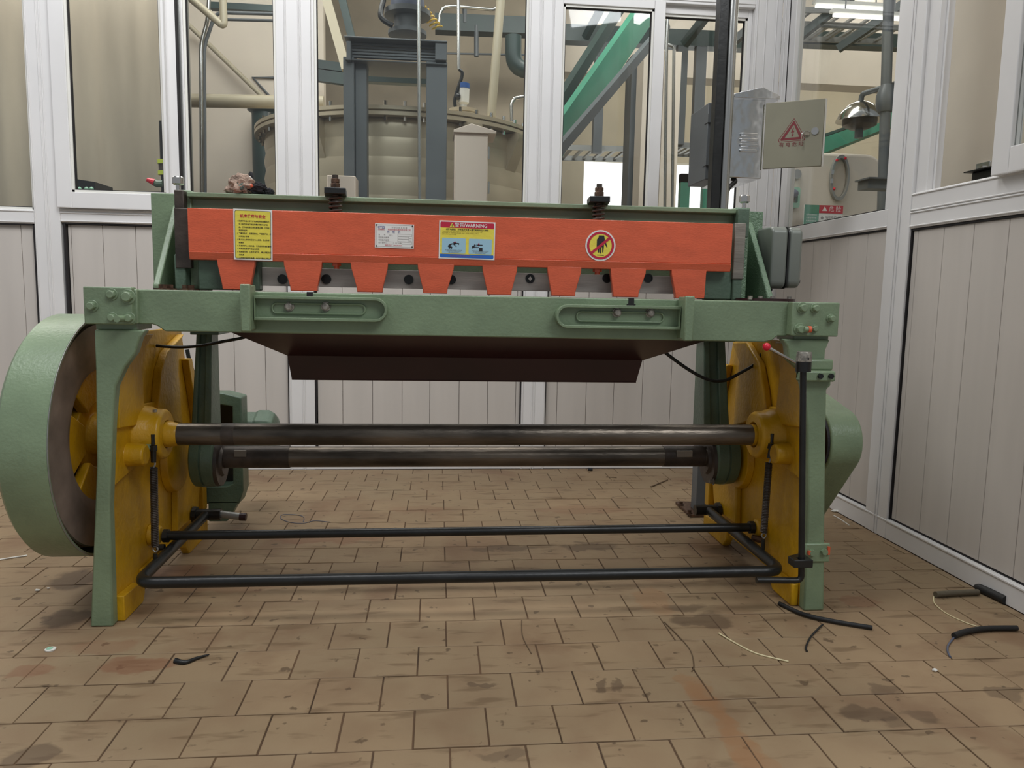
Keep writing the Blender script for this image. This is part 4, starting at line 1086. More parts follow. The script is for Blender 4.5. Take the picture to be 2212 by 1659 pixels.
b = MB(); lump(b, (p.x+.006, Yg-.014, zt+.018), .013, (1.1, .8, 1.0), 2.2, .3, 2.6, 4); b.build('patch', M_CLOTHG, gl, smooth=80)
p2 = at(560, 408, Yg)
gb = thing('black_glove', 'black knitted glove slumped against the beige glove on the top beam', 'glove', (p2.x, Yg, zt))
b = MB(); lump(b, (p2.x-.006, Yg, zt+.013), .021, (1.25, .8, .75), 6.3, .35, 2.4, 5); lump(b, (p2.x-.022, Yg+.005, zt+.035), .011, (.7, .8, 1.9), 4.1, .25, 2.4, 4); lump(b, (p2.x+.024, Yg, zt+.008), .011, (1.2, .8, .8), 9.1, .4, 2.4, 4)
clampz(b, zt+.001); b.build('glove_body', M_CLOTHB, gb, smooth=80)
b = MB(); b.sphere((p2.x-.017, Yg-.017, zt+.019), .0045, 10, (1.5, 1, 1)); b.build('orange_tip', M_ORG, gb)
b = MB(); b.tube([(p2.x-.030, Yg-.006, zt+.040), (p2.x-.020, Yg-.010, zt+.042), (p2.x-.014, Yg-.008, zt+.034)], .0016, 6, smooth=5); b.build('pale_hem', M_WHITEP, gb)

# ---- steel post with base plate and conduit
Yp = 2.72
po = thing('steel_post', 'tall dark square steel post bolted to the floor behind the shear', 'post', (1.01, Yp+.03, 0))
MB().box(.978, 1.040, Yp, Yp+.06, .012, .80).build('lower_tube', M_GREYS, po, bevel=.003)
MB().box(.978, 1.012, Yp, Yp+.045, .80, 2.42).build('upper_tube', M_BLK, po, bevel=.003)
MB().cyl((1.0305, Yp+.012, .80), (1.0305, Yp+.012, 2.42), .0175, n=24).build('conduit', M_ALU, po)
MB().box(.945, 1.085, Yp-.035, Yp+.145, 0.0, .012).build('base_plate', M_RUST, po, bevel=.002)
for px, py in ((1471, 1091), (1489, 1109)):
    p = fl(px, py, .012); b = MB(); b.cyl(p, p+Vector((0, 0, .004)), .011, n=16); b.cyl(p, p+Vector((0, 0, .014)), .007, n=6); b.build('anchor_bolt', M_RUST, po)
# ---- stainless cabinet on the post
Yk = 2.775
a, c = at(1583, 210, Yk), at(1645, 386, Yk)
kx0, kx1, kz0, kz1 = a.x, c.x, c.z, a.z
cab = thing('electrical_cabinet', 'shiny stainless electrical cabinet with open warning door mounted on the steel post', 'cabinet', (kx0, Yk, kz0))
MB().box(kx0, kx1, Yk, Yk+.30, kz0, kz1).build('housing', M_STAIN, cab, bevel=.004)
b = MB(); rx = at(1681, 208, Yk).x; zr = at(1652, 191, Yk).z
b.prism([(kx0-.002, kz1-.004), (rx, kz1-.004), (rx, kz1+.008), ((kx0+rx)/2+.02, zr), (kx0-.002, kz1+.008)], 'y', Yk-.018, Yk+.32); b.build('rain_hood', M_STAIN, cab, bevel=.002)
mid = (kx0+kx1)/2+.005
for i in range(4):
    z = at(1612, 290.5+i*11.6, Yk).z
    b = MB(); b.prism(rrect(mid-.034, mid+.034, z-.006, z+.0055, .005), 'y', Yk-.007, Yk+.001); b.build('louvre', M_STAIN, cab, bevel=.003, seg=3)
ldx = at(1527, 300, Yk+.06).x; dz1 = at(1540, 222, Yk+.06).z; dz0 = at(1540, 388, Yk+.06).z
MB().box(ldx, kx0-.006, Yk+.06, Yk+.26, dz0, dz1).build('side_box', M_GREYS, cab, bevel=.003)
b = MB(); b.box(.99, kx0+.01, Yk+.05, Yk+.09, kz0+.05, kz0+.08); b.box(.99, kx0+.01, Yk+.05, Yk+.09, kz1-.08, kz1-.05); b.build('mounting_strap', M_GREYS, cab)['kind'] = 'stuff'
h0, h1 = at(1652, 225, Yk-.012), at(1649, 366, Yk-.012)
f0, f1 = at(1782, 210, Yk-.115), at(1775, 358, Yk-.115)
hx = (h0.x+h1.x)/2; fx = (f0.x+f1.x)/2
hz0, hz1 = (h1.z+f1.z)/2, (h0.z+f0.z)/2
A0 = Vector((hx, Yk-.012, hz0)); A1 = Vector((fx, Yk-.115, hz0)); U = (A1-A0); Wd = U.length; U.normalize(); Nn = Vector((U.y, -U.x, 0))
if Nn.y > 0: Nn = -Nn
Hd = hz1-hz0
b = MB(); q = [A0, A1, A1+Vector((0, 0, Hd)), A0+Vector((0, 0, Hd))]
b.add(q+[v-Nn*.010 for v in q], [(0, 1, 2, 3), (7, 6, 5, 4), (0, 4, 5, 1), (1, 5, 6, 2), (2, 6, 7, 3), (3, 7, 4, 0)])
door = b.build('door', M_SSHEET, cab, bevel=.002)
PD = Print(A0+U*Wd/2+Vector((0, 0, Hd/2)), U, (0, 0, 1), Nn)
b = MB(); q = [A1+U*.001+Vector((0, 0, 0)), A1+U*.006-Nn*.012, A1+U*.006-Nn*.012+Vector((0, 0, Hd)), A1+U*.001+Vector((0, 0, Hd))]
b.add(q, [(0, 1, 2, 3)]); b.add([v+Vector((.0, .004, 0)) for v in q], [(0, 1, 2, 3)]); b.build('door_lip', M_WHITEP, door, smooth=0)
b = MB(); s_ = Wd/1475*1475
k = Wd/1200.0
def dp(u, v): return ((u-690)*k, (800-v)*k)
def rtri(e): return [dp(690, 530-e*1.9), dp(690+12, 540-e*1.7), dp(885+e*1.5, 880+e*.2), dp(875+e*1.3, 905+e), dp(455-e*1.3, 915+e), dp(440-e*1.5, 895+e*.2), dp(678, 540-e*1.7)]
PD.ring(b, rtri(6), rtri(-44)); PD.ring(b, rtri(36), rtri(26))
PD.poly(b, [dp(682, 662), dp(698, 664), dp(676, 730), dp(712, 722), dp(686, 800), dp(706, 800), dp(662, 860), dp(654, 800), dp(668, 806), dp(680, 756), dp(636, 772)])
PD.text(b, '有 电 危 险', *dp(660, 1015), 104*k, squash=1.0, bold=0)
b.build('warning_print', M_MAROONP, door, smooth=0)
lp = PD.P(*dp(1125, 765), 0)
b = MB(); b.cyl(lp, lp+Nn*.004, .0125, n=28); b.build('lock', M_CHROME, door)
kp = PD.P(*dp(960, 800), .006)
b = MB(); b.tube([kp+Vector((.016, 0, .004)), kp+Vector((.0, 0, .007)), kp+Vector((-.014, 0, .001)), kp+Vector((-.017, 0, -.008))], .0016, 6, smooth=5); b.box(kp.x-.006, kp.x+.010, kp.y-.002, kp.y+.001, kp.z-.008, kp.z+.003)
b.build('key_ring', M_CHROME, door)['kind'] = 'stuff'
b = MB(); b.box(kp.x-.020, kp.x-.0165, kp.y-.001, kp.y+.001, kp.z-.042, kp.z-.008); b.build('key', M_CHROME, door)
b = MB(); b.tube([Vector((kx0+.02, Yk+.02, kz0)), at(1588, 392, Yk+.01), at(1573, 408, Yk-.01), at(1567, 432, Yk-.01), at(1566, 470, Yk-.01)], .0085, 10, smooth=6); b.build('cable', M_BLK, cab)

# ---- litter on the floor
def litter(name, label, cat, px, r, mt, group=None, lift=0.0, k=8, rr=None):
    pts = [fl(*p) for p in px]
    pts = [Vector((p.x, p.y, r+lift+.0005)) for p in pts]
    b = MB(); b.tube(pts, r, 8, smooth=k, rr=rr); o = b.build(name, mt, None, smooth=60)
    return tag(o, label, cat, group)
litter('rubber_hose', 'long curved black rubber hose offcut in front of the right leg', 'hose', [(1683, 1308), (1736, 1332), (1800, 1347), (1884, 1361)], .0058, M_RUBBER)
litter('black_wire', 'short bent black wire below the long black hose offcut', 'wire', [(1777, 1351), (1752, 1377), (1741, 1400), (1743, 1409)], .0022, M_RUBBER)
litter('cream_wire', 'long cream wire offcut with a gentle bend right of centre', 'wire', [(1553, 1370), (1590, 1392), (1635, 1414), (1703, 1431)], .0019, M_CABW)
litter('brown_wire', 'thin brown wire curling down left of the cream wire', 'wire', [(1435, 1345), (1468, 1378), (1492, 1408), (1499, 1440), (1494, 1452)], .0013, M_CABB)
litter('hair_wire', 'very thin dark curved wire on the tiles near the middle', 'wire', [(1127, 1341), (1129, 1375), (1148, 1413)], .0010, M_CABB)
litter('frayed_cable', 'dark frayed cable end lying left of the middle in front', 'cable', [(379, 1431), (400, 1434), (428, 1424), (452, 1417)], .0030, M_BLK, rr=lambda t: .0055*(1-t)+.0016)
litter('grey_hose', 'dusty grey-brown hose piece with open end near the right wall', 'hose', [(2020, 1291), (2060, 1288), (2112, 1286)], .0088, M_CABG)
litter('foam_sleeve', 'black foam pipe sleeve lying against the right wall', 'sleeve', [(2106, 1275), (2140, 1290), (2172, 1306)], .0115, M_RUBBER, rr=lambda t: .0125 if t > .15 else .006+.04*t)
litter('white_wire', 'thin white curved wire between the two hoses by the wall', 'wire', [(2017, 1290), (2019, 1305), (2045, 1327), (2090, 1348), (2135, 1361)], .0015, M_CABW)
litter('cable_sheath', 'black and grey cable sheath nearest the right edge', 'hose', [(2060, 1380), (2085, 1371), (2130, 1364), (2196, 1363)], .0072, M_RUBBER)
litter('slate_wire', 'slate grey wire poking out of the cable sheath', 'wire', [(2060, 1380), (2048, 1396), (2047, 1410), (2053, 1422)], .0022, M_CABBL)
litter('white_stick', 'white plastic stick on the floor at the left edge', 'stick', [(-12, 1213), (24, 1207), (59, 1202)], .0024, M_WHITEP)
litter('blue_wire_loop', 'thin blue wire loop on the tiles behind the pedal', 'wire', [(714, 1129), (680, 1126), (658, 1131), (630, 1130), (608, 1122), (610, 1113), (640, 1113), (656, 1118), (655, 1128)], .0012, M_CABBL)
litter('dark_stick', 'slim dark stick on the floor behind the pedal\'s cross bar', 'stick', [(1406, 1053), (1442, 1038)], .0030, M_CABB, k=2)
litter('short_twig', 'tiny brown splinter left of the dark stick', 'splinter', [(1309, 1031), (1332, 1033)], .0018, M_CABB, k=2)
litter('white_offcut', 'bright white wire offcut behind the gear guard', 'wire', [(1801, 1115), (1815, 1123), (1834, 1136)], .0022, M_WHITEP)
b = MB(); p = fl(1822, 1108)
for i in range(5): lump(b, (p.x-.03+.016*i, p.y+.012-.006*i, .0055), .010, (1.4, .8, .5), i*1.3, .3, 2.4, 2)
clampz(b, .001); tag(b.build('white_scrap', M_WHITEP, None, smooth=70), 'crumpled strip of white scrap at the foot of the right wall', 'scrap')
p = fl(109, 1404); b = MB(); b.lathe((p.x, p.y, .0), (0, 0, 1), [(0, .011), (.003, .0115), (.004, .008), (.0045, .0)], 20); o = b.build('bottle_cap', M_WHITEP, None); tag(o, 'pale green and white plastic cap lying on the left tiles', 'cap')
b = MB(); b.lathe((p.x-.001, p.y-.001, .0042), (0, 0, 1), [(0, .007), (.0015, .006), (.0015, 0)], 14); b.build('cap_top', M_GREENC, o)
p = fl(1275, 1017); b = MB(); b.cyl((p.x-.010, p.y, .0075), (p.x+.010, p.y, .0075), .007, n=12); tag(b.build('black_plug', M_RUBBER, None), 'small black plug on the floor beyond the lower shaft', 'plug')
p = fl(2019, 1451); b = MB(); lump(b, (p.x, p.y, .004), .005, (1.2, 1, .8), 1.0, .2, 2, 2); clampz(b, .0005); tag(b.build('pebble', M_WHITEP, None), 'tiny white pebble on the right foreground tiles', 'pebble')
for i, (px, py, r) in enumerate(((81, 1277, .0045), (105, 1272, .003))):
    p = fl(px, py); b = MB(); lump(b, (p.x, p.y, r*.7), r, (1.6, .7, .7), i+2.0, .3, 2, 2); clampz(b, .0005)
    tag(b.build('white_chip', M_WHITEP, None), ('larger', 'smaller')[i]+' of two tiny white chips on the tiles by the left leg', 'chip', 'white chips by the left leg')

# ================================================================== THE HALL BEHIND THE GLASS
hf = MB().box(-6, 9, YB+.125, 12.5, -.06, -.003); sbuild(hf, 'floor', M_FLOORH, smooth=0)
hf = MB().box(XR+.125, 9, .2, YB+.12, -.06, -.003); sbuild(hf, 'floor', M_FLOORH, smooth=0)
sbuild(MB().box(-6, 9, YB+.2, 12.5, 4.7, 4.8), 'ceiling', M_CREAM, smooth=0)
# far wall with a bright loading opening
yb_ = 11.5
oa, ob = at(1262, 345, yb_), at(1600, 470, yb_)
b = MB(); b.box(-6, oa.x, yb_, yb_+.15, 0, 4.7); b.box(ob.x, 9, yb_, yb_+.15, 0, 4.7); b.box(oa.x, ob.x, yb_, yb_+.15, oa.z, 4.7); b.box(oa.x, ob.x, yb_, yb_+.15, 0, .9)
sbuild(b, 'wall_far', M_CREAM, smooth=0)
sbuild(MB().box(8.9, 9.0, .2, 12.5, 0, 4.7), 'wall_side', M_CREAM, smooth=0)
# cladding beyond the left windows
xl0, xl1 = -4.6, at(386, 200, 4.35).x
n = 260; top_, bot_ = [], []
for i in range(n+1):
    x = xl0+(xl1-xl0)*i/n
    y = 4.35+.018*math.sin(x*9.0)+.010*math.sin(x*23+1)+.006*math.sin(x*51)
    top_.append((x, y))
b = MB(); b.prism(top_+[(x, y+.03) for x, y in top_[::-1]], 'z', 0, 3.4); sbuild(b, 'wall_left', M_CURT, smooth=70)
sbuild(MB().box(-4.6, at(700, 200, 6.2).x, 6.2, 6.3, 0, 4.7), 'wall_cross', M_BEIGE, smooth=0)
sbuild(MB().box(at(700, 200, 8.6).x, at(1218, 200, 8.6).x, 8.6, 8.7, 0, 4.7), 'wall_middle', M_BROWNW, smooth=0)
# plaster pier beyond the right window
sbuild(MB().box(1.97, 2.30, 0.6, 3.06, 0, 3.2), 'wall_pier', M_BEIGE, smooth=0)
def hp1(name, label, cat, mb, mt, group=None, **k): return tag(mb.build(name, mt, None, **k), label, cat, group)
def tubeh(name, label, cat, pts, Y, r, mt, k=0, fil=0, group=None, down=False, upz=None):
    P3 = [at(p[0], p[1], p[2] if len(p) > 2 else Y) for p in pts]
    if down: P3.append(Vector((P3[-1].x, P3[-1].y, 0)))
    if upz: (P3.insert(0, Vector((P3[0].x, P3[0].y, 4.7))) if upz == 1 else P3.append(Vector((P3[-1].x, P3[-1].y, 4.7))))
    if fil: P3 = fillet(P3, fil, 5)
    b = MB(); b.tube(P3, r, 12, smooth=k); return tag(b.build(name, mt, None, smooth=50), label, cat, group)
# left bays
tubeh('wall_pipe', 'thick horizontal green-grey pipe crossing the third window bay', 'pipe', [(398, 217), (700, 222)], 5.2, .042, M_PIPE)
tubeh('slanting_pipe', 'beige pipe slanting down from the top of the third bay', 'pipe', [(404, -10), (484, 58), (481, -12)], 4.9, .022, M_PIPE, fil=.03)
tubeh('grey_pipe', 'left one of two slim pipes running down the third bay', 'pipe', [(452, -12), (449, 42), (434, 95), (436, 440)], 5.0, .012, M_ALU, fil=.05, down=True, upz=1)
tubeh('grey_pipe', 'right one of two slim pipes, bending right below the dark beam', 'pipe', [(592, 30), (466, 27), (441, 100), (443, 440)], 5.05, .011, M_GREYS, fil=.05, down=True)
tubeh('conduit_run', 'thin dark conduit under the dark green beam, third bay', 'conduit', [(484, 42), (600, 45)], 5.1, .009, M_GREYS)
tubeh('rail_diagonal', 'slim slanting dark rod right of the third bay', 'rod', [(600, 168), (546, 167), (588, 214)], 6.19, .010, M_GREYS)
tubeh('wall_conduit', 'long pale conduit slanting across the cream wall, third bay', 'conduit', [(404, 50), (575, 216)], 6.1, .018, M_PIPE)
b = MB(); a, c = at(452, 3, 5.3), at(625, 26, 5.3); b.box(a.x, c.x, 5.3, 5.36, c.z, a.z); hp1('green_beam', 'dark green steel beam at the top of the third bay', 'beam', b, M_DGB)
b = MB(); p = at(572, 240, 6.02); b.lathe((p.x, 6.02, 0.0), (0, 0, 1), [(0, .095), (p.z-.02, .095), (p.z, .125), (p.z+.015, .12), (p.z+.02, .05)], 28); hp1('dark_column', 'dark round column under the horizontal pipe, third bay', 'column', b, M_DGB)
a, c = at(401, -20, 4.0), at(415, 418, 4.0)
st = thing('slotted_strut', 'grey slotted strut standing just right of the sliding sash', 'strut', (a.x, 4.0, 0))
MB().box(a.x, c.x, 4.0, 4.03, 0, 2.6).build('channel', M_LTGREY, st, smooth=0)
for py in (310, 345, 368, 398):
    p = at(408, py, 3.998); b = MB(); b.prism(rrect(p.x-.008, p.x+.008, p.z-.022, p.z+.022, .008, 3), 'y', 3.996, 4.0); b.build('slot', M_DARK, st)
vp_ = thing('red_lever_valve', 'pipe with lime bands and a red-handled valve behind the second window', 'valve', (at(352, 395, 4.0).x, 4.0, 0))
x = at(356, 395, 4.0).x
MB().cyl((x, 4.0, 0), (x, 4.0, at(350, 262, 4.0).z), .018, n=16).build('pipe', M_BLK, vp_)
for py in (350, 374):
    z = at(350, py, 4.0).z; MB().cyl((x, 4.0, z-.010), (x, 4.0, z+.010), .030, n=18).build('lime_band', M_HIVIS, vp_)
z = at(350, 362, 4.0).z; MB().cyl((x, 4.0, z-.018), (x, 4.0, z+.018), .026, n=18).build('valve_body', M_DSTEEL, vp_)
b = MB(); b.tube([at(352, 397, 3.98), at(340, 397, 3.98), at(332, 393, 3.98)], .018, 10); b.build('grip', M_GREEND, vp_)
b = MB(); b.tube([at(334, 394, 3.975), at(326, 391, 3.975), at(318, 388, 3.975)], .014, 10, rr=lambda t: .017-.007*t); b.build('lever', M_RED, vp_)
lb = thing('dark_case', 'low dark instrument case at the bottom left of the second window', 'case', (at(186, 405, 3.9).x, 3.9, 0))
a, c = at(160, 386, 3.9), at(207, 430, 3.9)
b = MB(); b.prism([(a.x, c.z), (c.x, c.z), (c.x, a.z-.012), (a.x, a.z)], 'y', 3.9, 4.1); b.build('shell', M_BLK, lb)
MB().box(a.x, c.x, 3.92, 4.08, 0, c.z).build('stand', M_GREYS, lb, smooth=0)
for px in (172, 187, 198): p = at(px, 408, 3.9); MB().sphere((p.x, 3.9, p.z), .010, 10).build('lamp', M_GREENC, lb)
# central bay: tank
TY = 5.25; tc = at(868, 250, TY); TR = .93; tz = at(868, 228, TY-TR).z
tk = thing('steel_tank', 'big cream steel reactor tank with bolted rim behind the centre glass', 'tank', (tc.x, TY, 0))
b = MB(); prof = [(.0, TR-.10)]
z = .1
while z < tz-.12:
    prof += [(z, TR-.066), (z+.05, TR-.056), (z+.10, TR-.066)]; z += .105
prof += [(tz-.06, TR-.06)]
b.lathe((tc.x, TY, 0), (0, 0, 1), prof, 96); b.build('shell', M_TANK, tk)
b = MB(); b.lathe((tc.x, TY, tz-.05), (0, 0, 1), [(0, TR-.06), (0, TR), (.02, TR), (.022, TR-.02), (.028, TR-.02), (.030, TR), (.05, TR), (.05, TR-.10), (.051, TR-.5), (.052, 0)], 96); b.build('rim', M_TANK, tk)
for i in range(28):
    t = R(180+i*6.7); q = Vector((tc.x+math.cos(t)*(TR-.03), TY+math.sin(t)*(TR-.03), tz))
    b = MB(); b.cyl(q-Vector((0, 0, .075)), q+Vector((0, 0, .03)), .010, n=6); b.build('rim_bolt', M_CHROME, tk)
for t in (-62, -38, -120):
    t = R(t); d = Vector((math.cos(t), math.sin(t), 0)); s_ = Vector((-d.y, d.x, 0)); o_ = Vector((tc.x, TY, tz-.055))
    b = MB(); q = [o_+d*(TR-.07), o_+d*(TR+.02), o_+d*(TR+.02)-Vector((0, 0, .03)), o_+d*(TR-.07)-Vector((0, 0, .22))]
    b.add([v+s_*.05 for v in q]+[v-s_*.05 for v in q], [(0, 1, 2, 3), (7, 6, 5, 4)]+[(i, (i+1) % 4, (i+1) % 4+4, i+4) for i in range(4)]); b.build('lug', M_TANK, tk)
fp = at(1001, 238, 4.62); ft = thing('level_sensor', 'white level sensor with blue cap on the tank\'s flange', 'sensor', (fp.x, 4.62, tz))
b = MB(); b.lathe((fp.x, 4.62, tz+.002), (0, 0, 1), [(0, .075), (.025, .085), (.03, .085), (.034, .078), (.040, .085), (.058, .085), (.06, .03)], 32); b.build('flange', M_TANK, ft)
zz = tz+.06
b = MB(); b.lathe((fp.x, 4.62, zz), (0, 0, 1), [(0, .02), (.03, .02), (.04, .032), (.12, .034), (.12, 0)], 24); b.build('body', M_WHITEP, ft)
b = MB(); b.lathe((fp.x, 4.62, zz+.12), (0, 0, 1), [(0, .036), (.028, .036), (.032, .025), (.04, 0)], 24); b.build('cap', M_BLUE, ft)
b = MB(); b.sphere((fp.x-.035, 4.60, zz+.07), .02, 10); b.build('gland', M_BLK, ft)
b = MB(); b.tube([(fp.x-.045, 4.6, zz-.0), (fp.x-.05, 4.6, zz+.06), (fp.x-.01, 4.6, zz+.19), at(992, 150, 4.6)], .010, 8, smooth=6); b.build('lead', M_BLK, ft)
tubeh('drop_conduit', 'thin straight grey conduit dropping to the level sensor', 'conduit', [(990, -30), (991, 150)], 4.6, .010, M_ALU, upz=1)
tubeh('feed_pipe', 'thick beige pipe coming down onto the tank rim', 'pipe', [(1083, -20), (1061, 252)], 4.75, .027, M_PIPE, upz=1)
tubeh('tank_hoop', 'bright bent steel hoop on the tank\'s right rim', 'hoop', [(1105, 262), (1104, 216), (1122, 209), (1150, 209), (1150, 285)], 4.7, .011, M_CHROME, fil=.04)
tubeh('bright_pole', 'slim bright metal pole standing just behind the centre glass', 'pole', [(904, -40), (908, 620)], 3.72, .0085, M_ALU, down=True, upz=1)
tubeh('bent_tube', 'bright bent tube crossing high right of the yellow coil', 'tube', [(947, 60), (950, 22), (968, 12), (1075, 22)], 5.4, .011, M_ALU, fil=.05, upz=2)
tubeh('cross_conduit', 'thin level conduit crossing behind the feed pipe', 'conduit', [(945, 115), (1150, 119)], 7.44, .009, M_GREYS)
# coil hose
a, c = at(911, 18, 4.3), at(946, 62, 4.3); pts = []
d = (c-a); 
for i in range(91):
    t = i/90; ang = t*2*PI*6
    pts.append(a+d*t+Vector((math.cos(ang)*.022, math.sin(ang)*.02, math.cos(ang)*.012)))
b = MB(); b.tube(pts, .0045, 6); hp1('coil_hose', 'yellow coiled air hose hanging beside the bright pole', 'hose', b, M_YCOIL, smooth=60)
# portal frame
Yf = 4.05
pf = thing('portal_frame', 'grey steel portal frame with louvred head box before the tank', 'frame', (at(850, 400, Yf).x, Yf, 0))
def bx(px0, py0, px1, py1, Y, dpt, name, mt, par, z0=None):
    a, c = at(px0, py0, Y), at(px1, py1, Y); b = MB(); b.box(a.x, c.x, Y, Y+dpt, c.z if z0 is None else z0, a.z); return b.build(name, mt, par, smooth=0, bevel=.002, seg=1)
bx(741, 122, 766, 400, Yf, .10, 'column', M_GREYS, pf, 0); bx(767, 130, 793, 400, Yf+.04, .10, 'column', M_GREYS, pf, 0)
bx(921, 132, 964, 400, Yf, .10, 'column', M_GREYS, pf, 0)
bx(743, 80, 966, 88, Yf-.05, .32, 'head_beam', M_GREYS, pf); bx(746, 129, 966, 137, Yf-.02, .28, 'head_beam', M_GREYS, pf)
bx(748, 88, 758, 130, Yf-.04, .3, 'side_plate', M_GREYS, pf); bx(940, 88, 965, 130, Yf-.04, .3, 'side_plate', M_GREYS, pf)
for i in range(6): bx(758, 90+i*6.6, 942, 94+i*6.6, Yf+.02, .02, 'louvre', M_GREYS, pf)
bx(778, 163, 925, 182, Yf+.5, .06, 'rear_beam', M_DGB, pf)
# agitator motor on the frame
p = at(880, 80, 4.2)
ag = thing('agitator_motor', 'grey-blue agitator motor standing on the portal frame', 'motor', (p.x, 4.2, p.z+.005))
b = MB(); b.lathe((p.x, 4.2, p.z+.006), (0, 0, 1), [(0, .10), (.02, .10), (.03, .07), (.09, .07), (.095, .12), (.12, .12), (.125, .08), (.42, .08), (.44, .06), (.45, 0)], 32); b.build('gearbox', M_GREYS, ag)
b = MB(); b.lathe((p.x, 4.2, p.z+.13), (0, 0, 1), [(0, .085), (.03, .088), (.06, .085), (.09, .088), (.12, .085), (.15, .088), (.18, .085)], 32); b.build('cooling_fins', M_CABBL, ag)
b = MB(); b.tube([(p.x-.12, 4.15, p.z+.16), (p.x-.13, 4.1, p.z+.06), (p.x-.07, 4.1, p.z+.02)], .014, 8, smooth=5); b.build('lead', M_BLK, ag)
# cabinet in front of the tank
Yc2 = 3.95
a, c = at(982, 287, Yc2), at(1052, 470, Yc2)
pc = thing('pale_cabinet', 'pale pinkish control cabinet with pitched top before the tank', 'cabinet', ((a.x+c.x)/2, Yc2, 0))
MB().box(a.x, c.x, Yc2, Yc2+.2, .0, a.z).build('housing', M_PINKC, pc, bevel=.003)
q = at(1072, 280, Yc2).x; b = MB(); b.prism([(a.x-.005, a.z), (q, a.z), (q, a.z+.012), ((a.x+q)/2-.02, a.z+.045), (a.x-.005, a.z+.012)], 'y', Yc2-.02, Yc2+.22); b.build('pitched_top', M_PINKC, pc, bevel=.002)
MB().box(a.x+.004, c.x-.004, Yc2-.006, Yc2, a.z-.42, a.z-.015).build('door', M_PINKC, pc, bevel=.002)
for py in (330, 405): p = at(1055, py, Yc2); MB().cyl((p.x+.002, Yc2+.004, p.z-.03), (p.x+.002, Yc2+.004, p.z+.03), .005, n=8).build('hinge', M_LTGREY, pc)
a, c = at(706, 378, 3.85), at(768, 470, 3.85)
b = MB(); b.box(a.x, c.x, 3.85, 4.0, 0, a.z); hp1('low_box', 'low pale box behind the left spring plate', 'box', b, M_PINKC, bevel=.004)
# overhead steel
def beamh(label, p, q, Y0, Y1, w, h, mt, group=None, name='steel_beam', cat='beam'):
    A, B = at(*p, Y0), at(*q, Y1)
    if p[1] < 45 and A.z-B.z > .15: A = B+(A-B)*((4.62-B.z)/(A.z-B.z))      # slanting members run up to the ceiling
    b = MB(); beam3(b, A, B, w, h); return tag(b.build(name, mt, None, smooth=0), label, cat, group)
beamh('dark green beam crossing behind the feed pipe', (940, 52), (1200, 62), 7.5, 7.5, .15, .15, M_DGB)
beamh('dark green beam crossing the two sliding sashes near their top', (1205, 74), (1700, 96), 7.6, 7.6, .15, .15, M_DGB)
beamh('dark green beam crossing the slanting right-hand glass', (1690, 84), (2010, 96), 7.8, 7.8, .15, .13, M_DGB)
beamh('slanting beige strip left of the portal frame', (703, -10), (748, 150), 5.4, 5.4, .06, .06, M_PIPE)
beamh('dark slanting post left behind the portal frame', (735, -20), (762, 90), 5.6, 5.6, .16, .05, M_DGB)
beamh('dark shelf edge crossing left of the portal frame', (660, 136), (748, 148), 5.8, 5.8, .05, .06, M_DGB)
beamh('dark lower shelf edge left of the portal frame', (660, 160), (748, 172), 5.8, 5.8, .05, .08, M_DGB)
tubeh('black_elbow', 'thick black elbow pipe right above the tank hoop', 'pipe', [(1109, 78), (1109, 150), (1160, 152)], 5.3, .055, M_DGB, fil=.10)
for i, (px, y0, y1) in enumerate(((1029, 75, 122), (1004, 14, 50))):
    tubeh('hanger_rod', 'flat grey hanger %s the dark green beam behind the feed pipe' % ('below', 'above')[i], 'hanger', [(px, y0-(20 if i == 0 else 0)), (px, y1)], 7.44, .022, M_GREYS)
# bright ceiling strips and trays seen right
beamh('teal stair stringer slanting across the left sliding sash', (1426, -20), (1190, 322), 5.6, 4.6, .05, .17, M_TEAL, name='stair_stringer', cat='stringer')
beamh('grey stair rail slanting below the teal stringer', (1440, 52), (1190, 345), 5.3, 4.4, .04, .055, M_GREYS, name='stair_rail', cat='rail')
beamh('dark stringer slanting above the teal one', (1362, -20), (1200, 235), 5.7, 4.8, .05, .07, M_DGB, name='stair_stringer', cat='stringer')
beamh('dark slanting brace at the top of the right sliding sash', (1545, 10), (1478, 96), 7.0, 7.3, .06, .07, M_DGB)
beamh('grey slanting brace behind the steel post, near its top', (1640, 40), (1575, 100), 6.4, 6.6, .05, .06, M_GREYS)
beamh('left one of two dark braces in the slanting right-hand glass', (1845, -12), (1712, 92), 6.8, 7.2, .06, .07, M_DGB)
beamh('right one of two dark braces in the slanting right-hand glass', (1975, -8), (1810, 106), 6.8, 7.2, .06, .07, M_DGB)
beamh('dark brace left of the teal stringer, upper left sash', (1300, 15), (1264, 82), 7.0, 7.2, .05, .06, M_DGB)
tubeh('bright_conduit', 'left one of two bright conduits in the right sliding sash', 'conduit', [(1440, 96), (1436, 460)], 4.4, .009, M_ALU, down=True, upz=1)
tubeh('bright_conduit', 'right one of two bright conduits in the right sliding sash', 'conduit', [(1440, 96), (1456, 100), (1452, 460)], 4.42, .009, M_ALU, fil=.02, down=True)
for (px0, px1, py0, mt, lb_) in ((1392, 1412, 100, M_BEIGE, 'beige column beside the right edge of the left sliding sash'), (1366, 1390, 118, M_GREYS, 'grey-green column just left of the beige column'), (1436, 1458, 110, M_BEIGE, 'beige column behind the two bright conduits')):
    yq = 5.9+.25*(px0 == 1366)+.12*(px0 == 1436); a, c = at(px0, py0, yq), at(px1, 460, yq); b = MB(); b.box(a.x, c.x, yq, yq+.2, 0, a.z); hp1('column', lb_, 'column', b, mt, smooth=0)
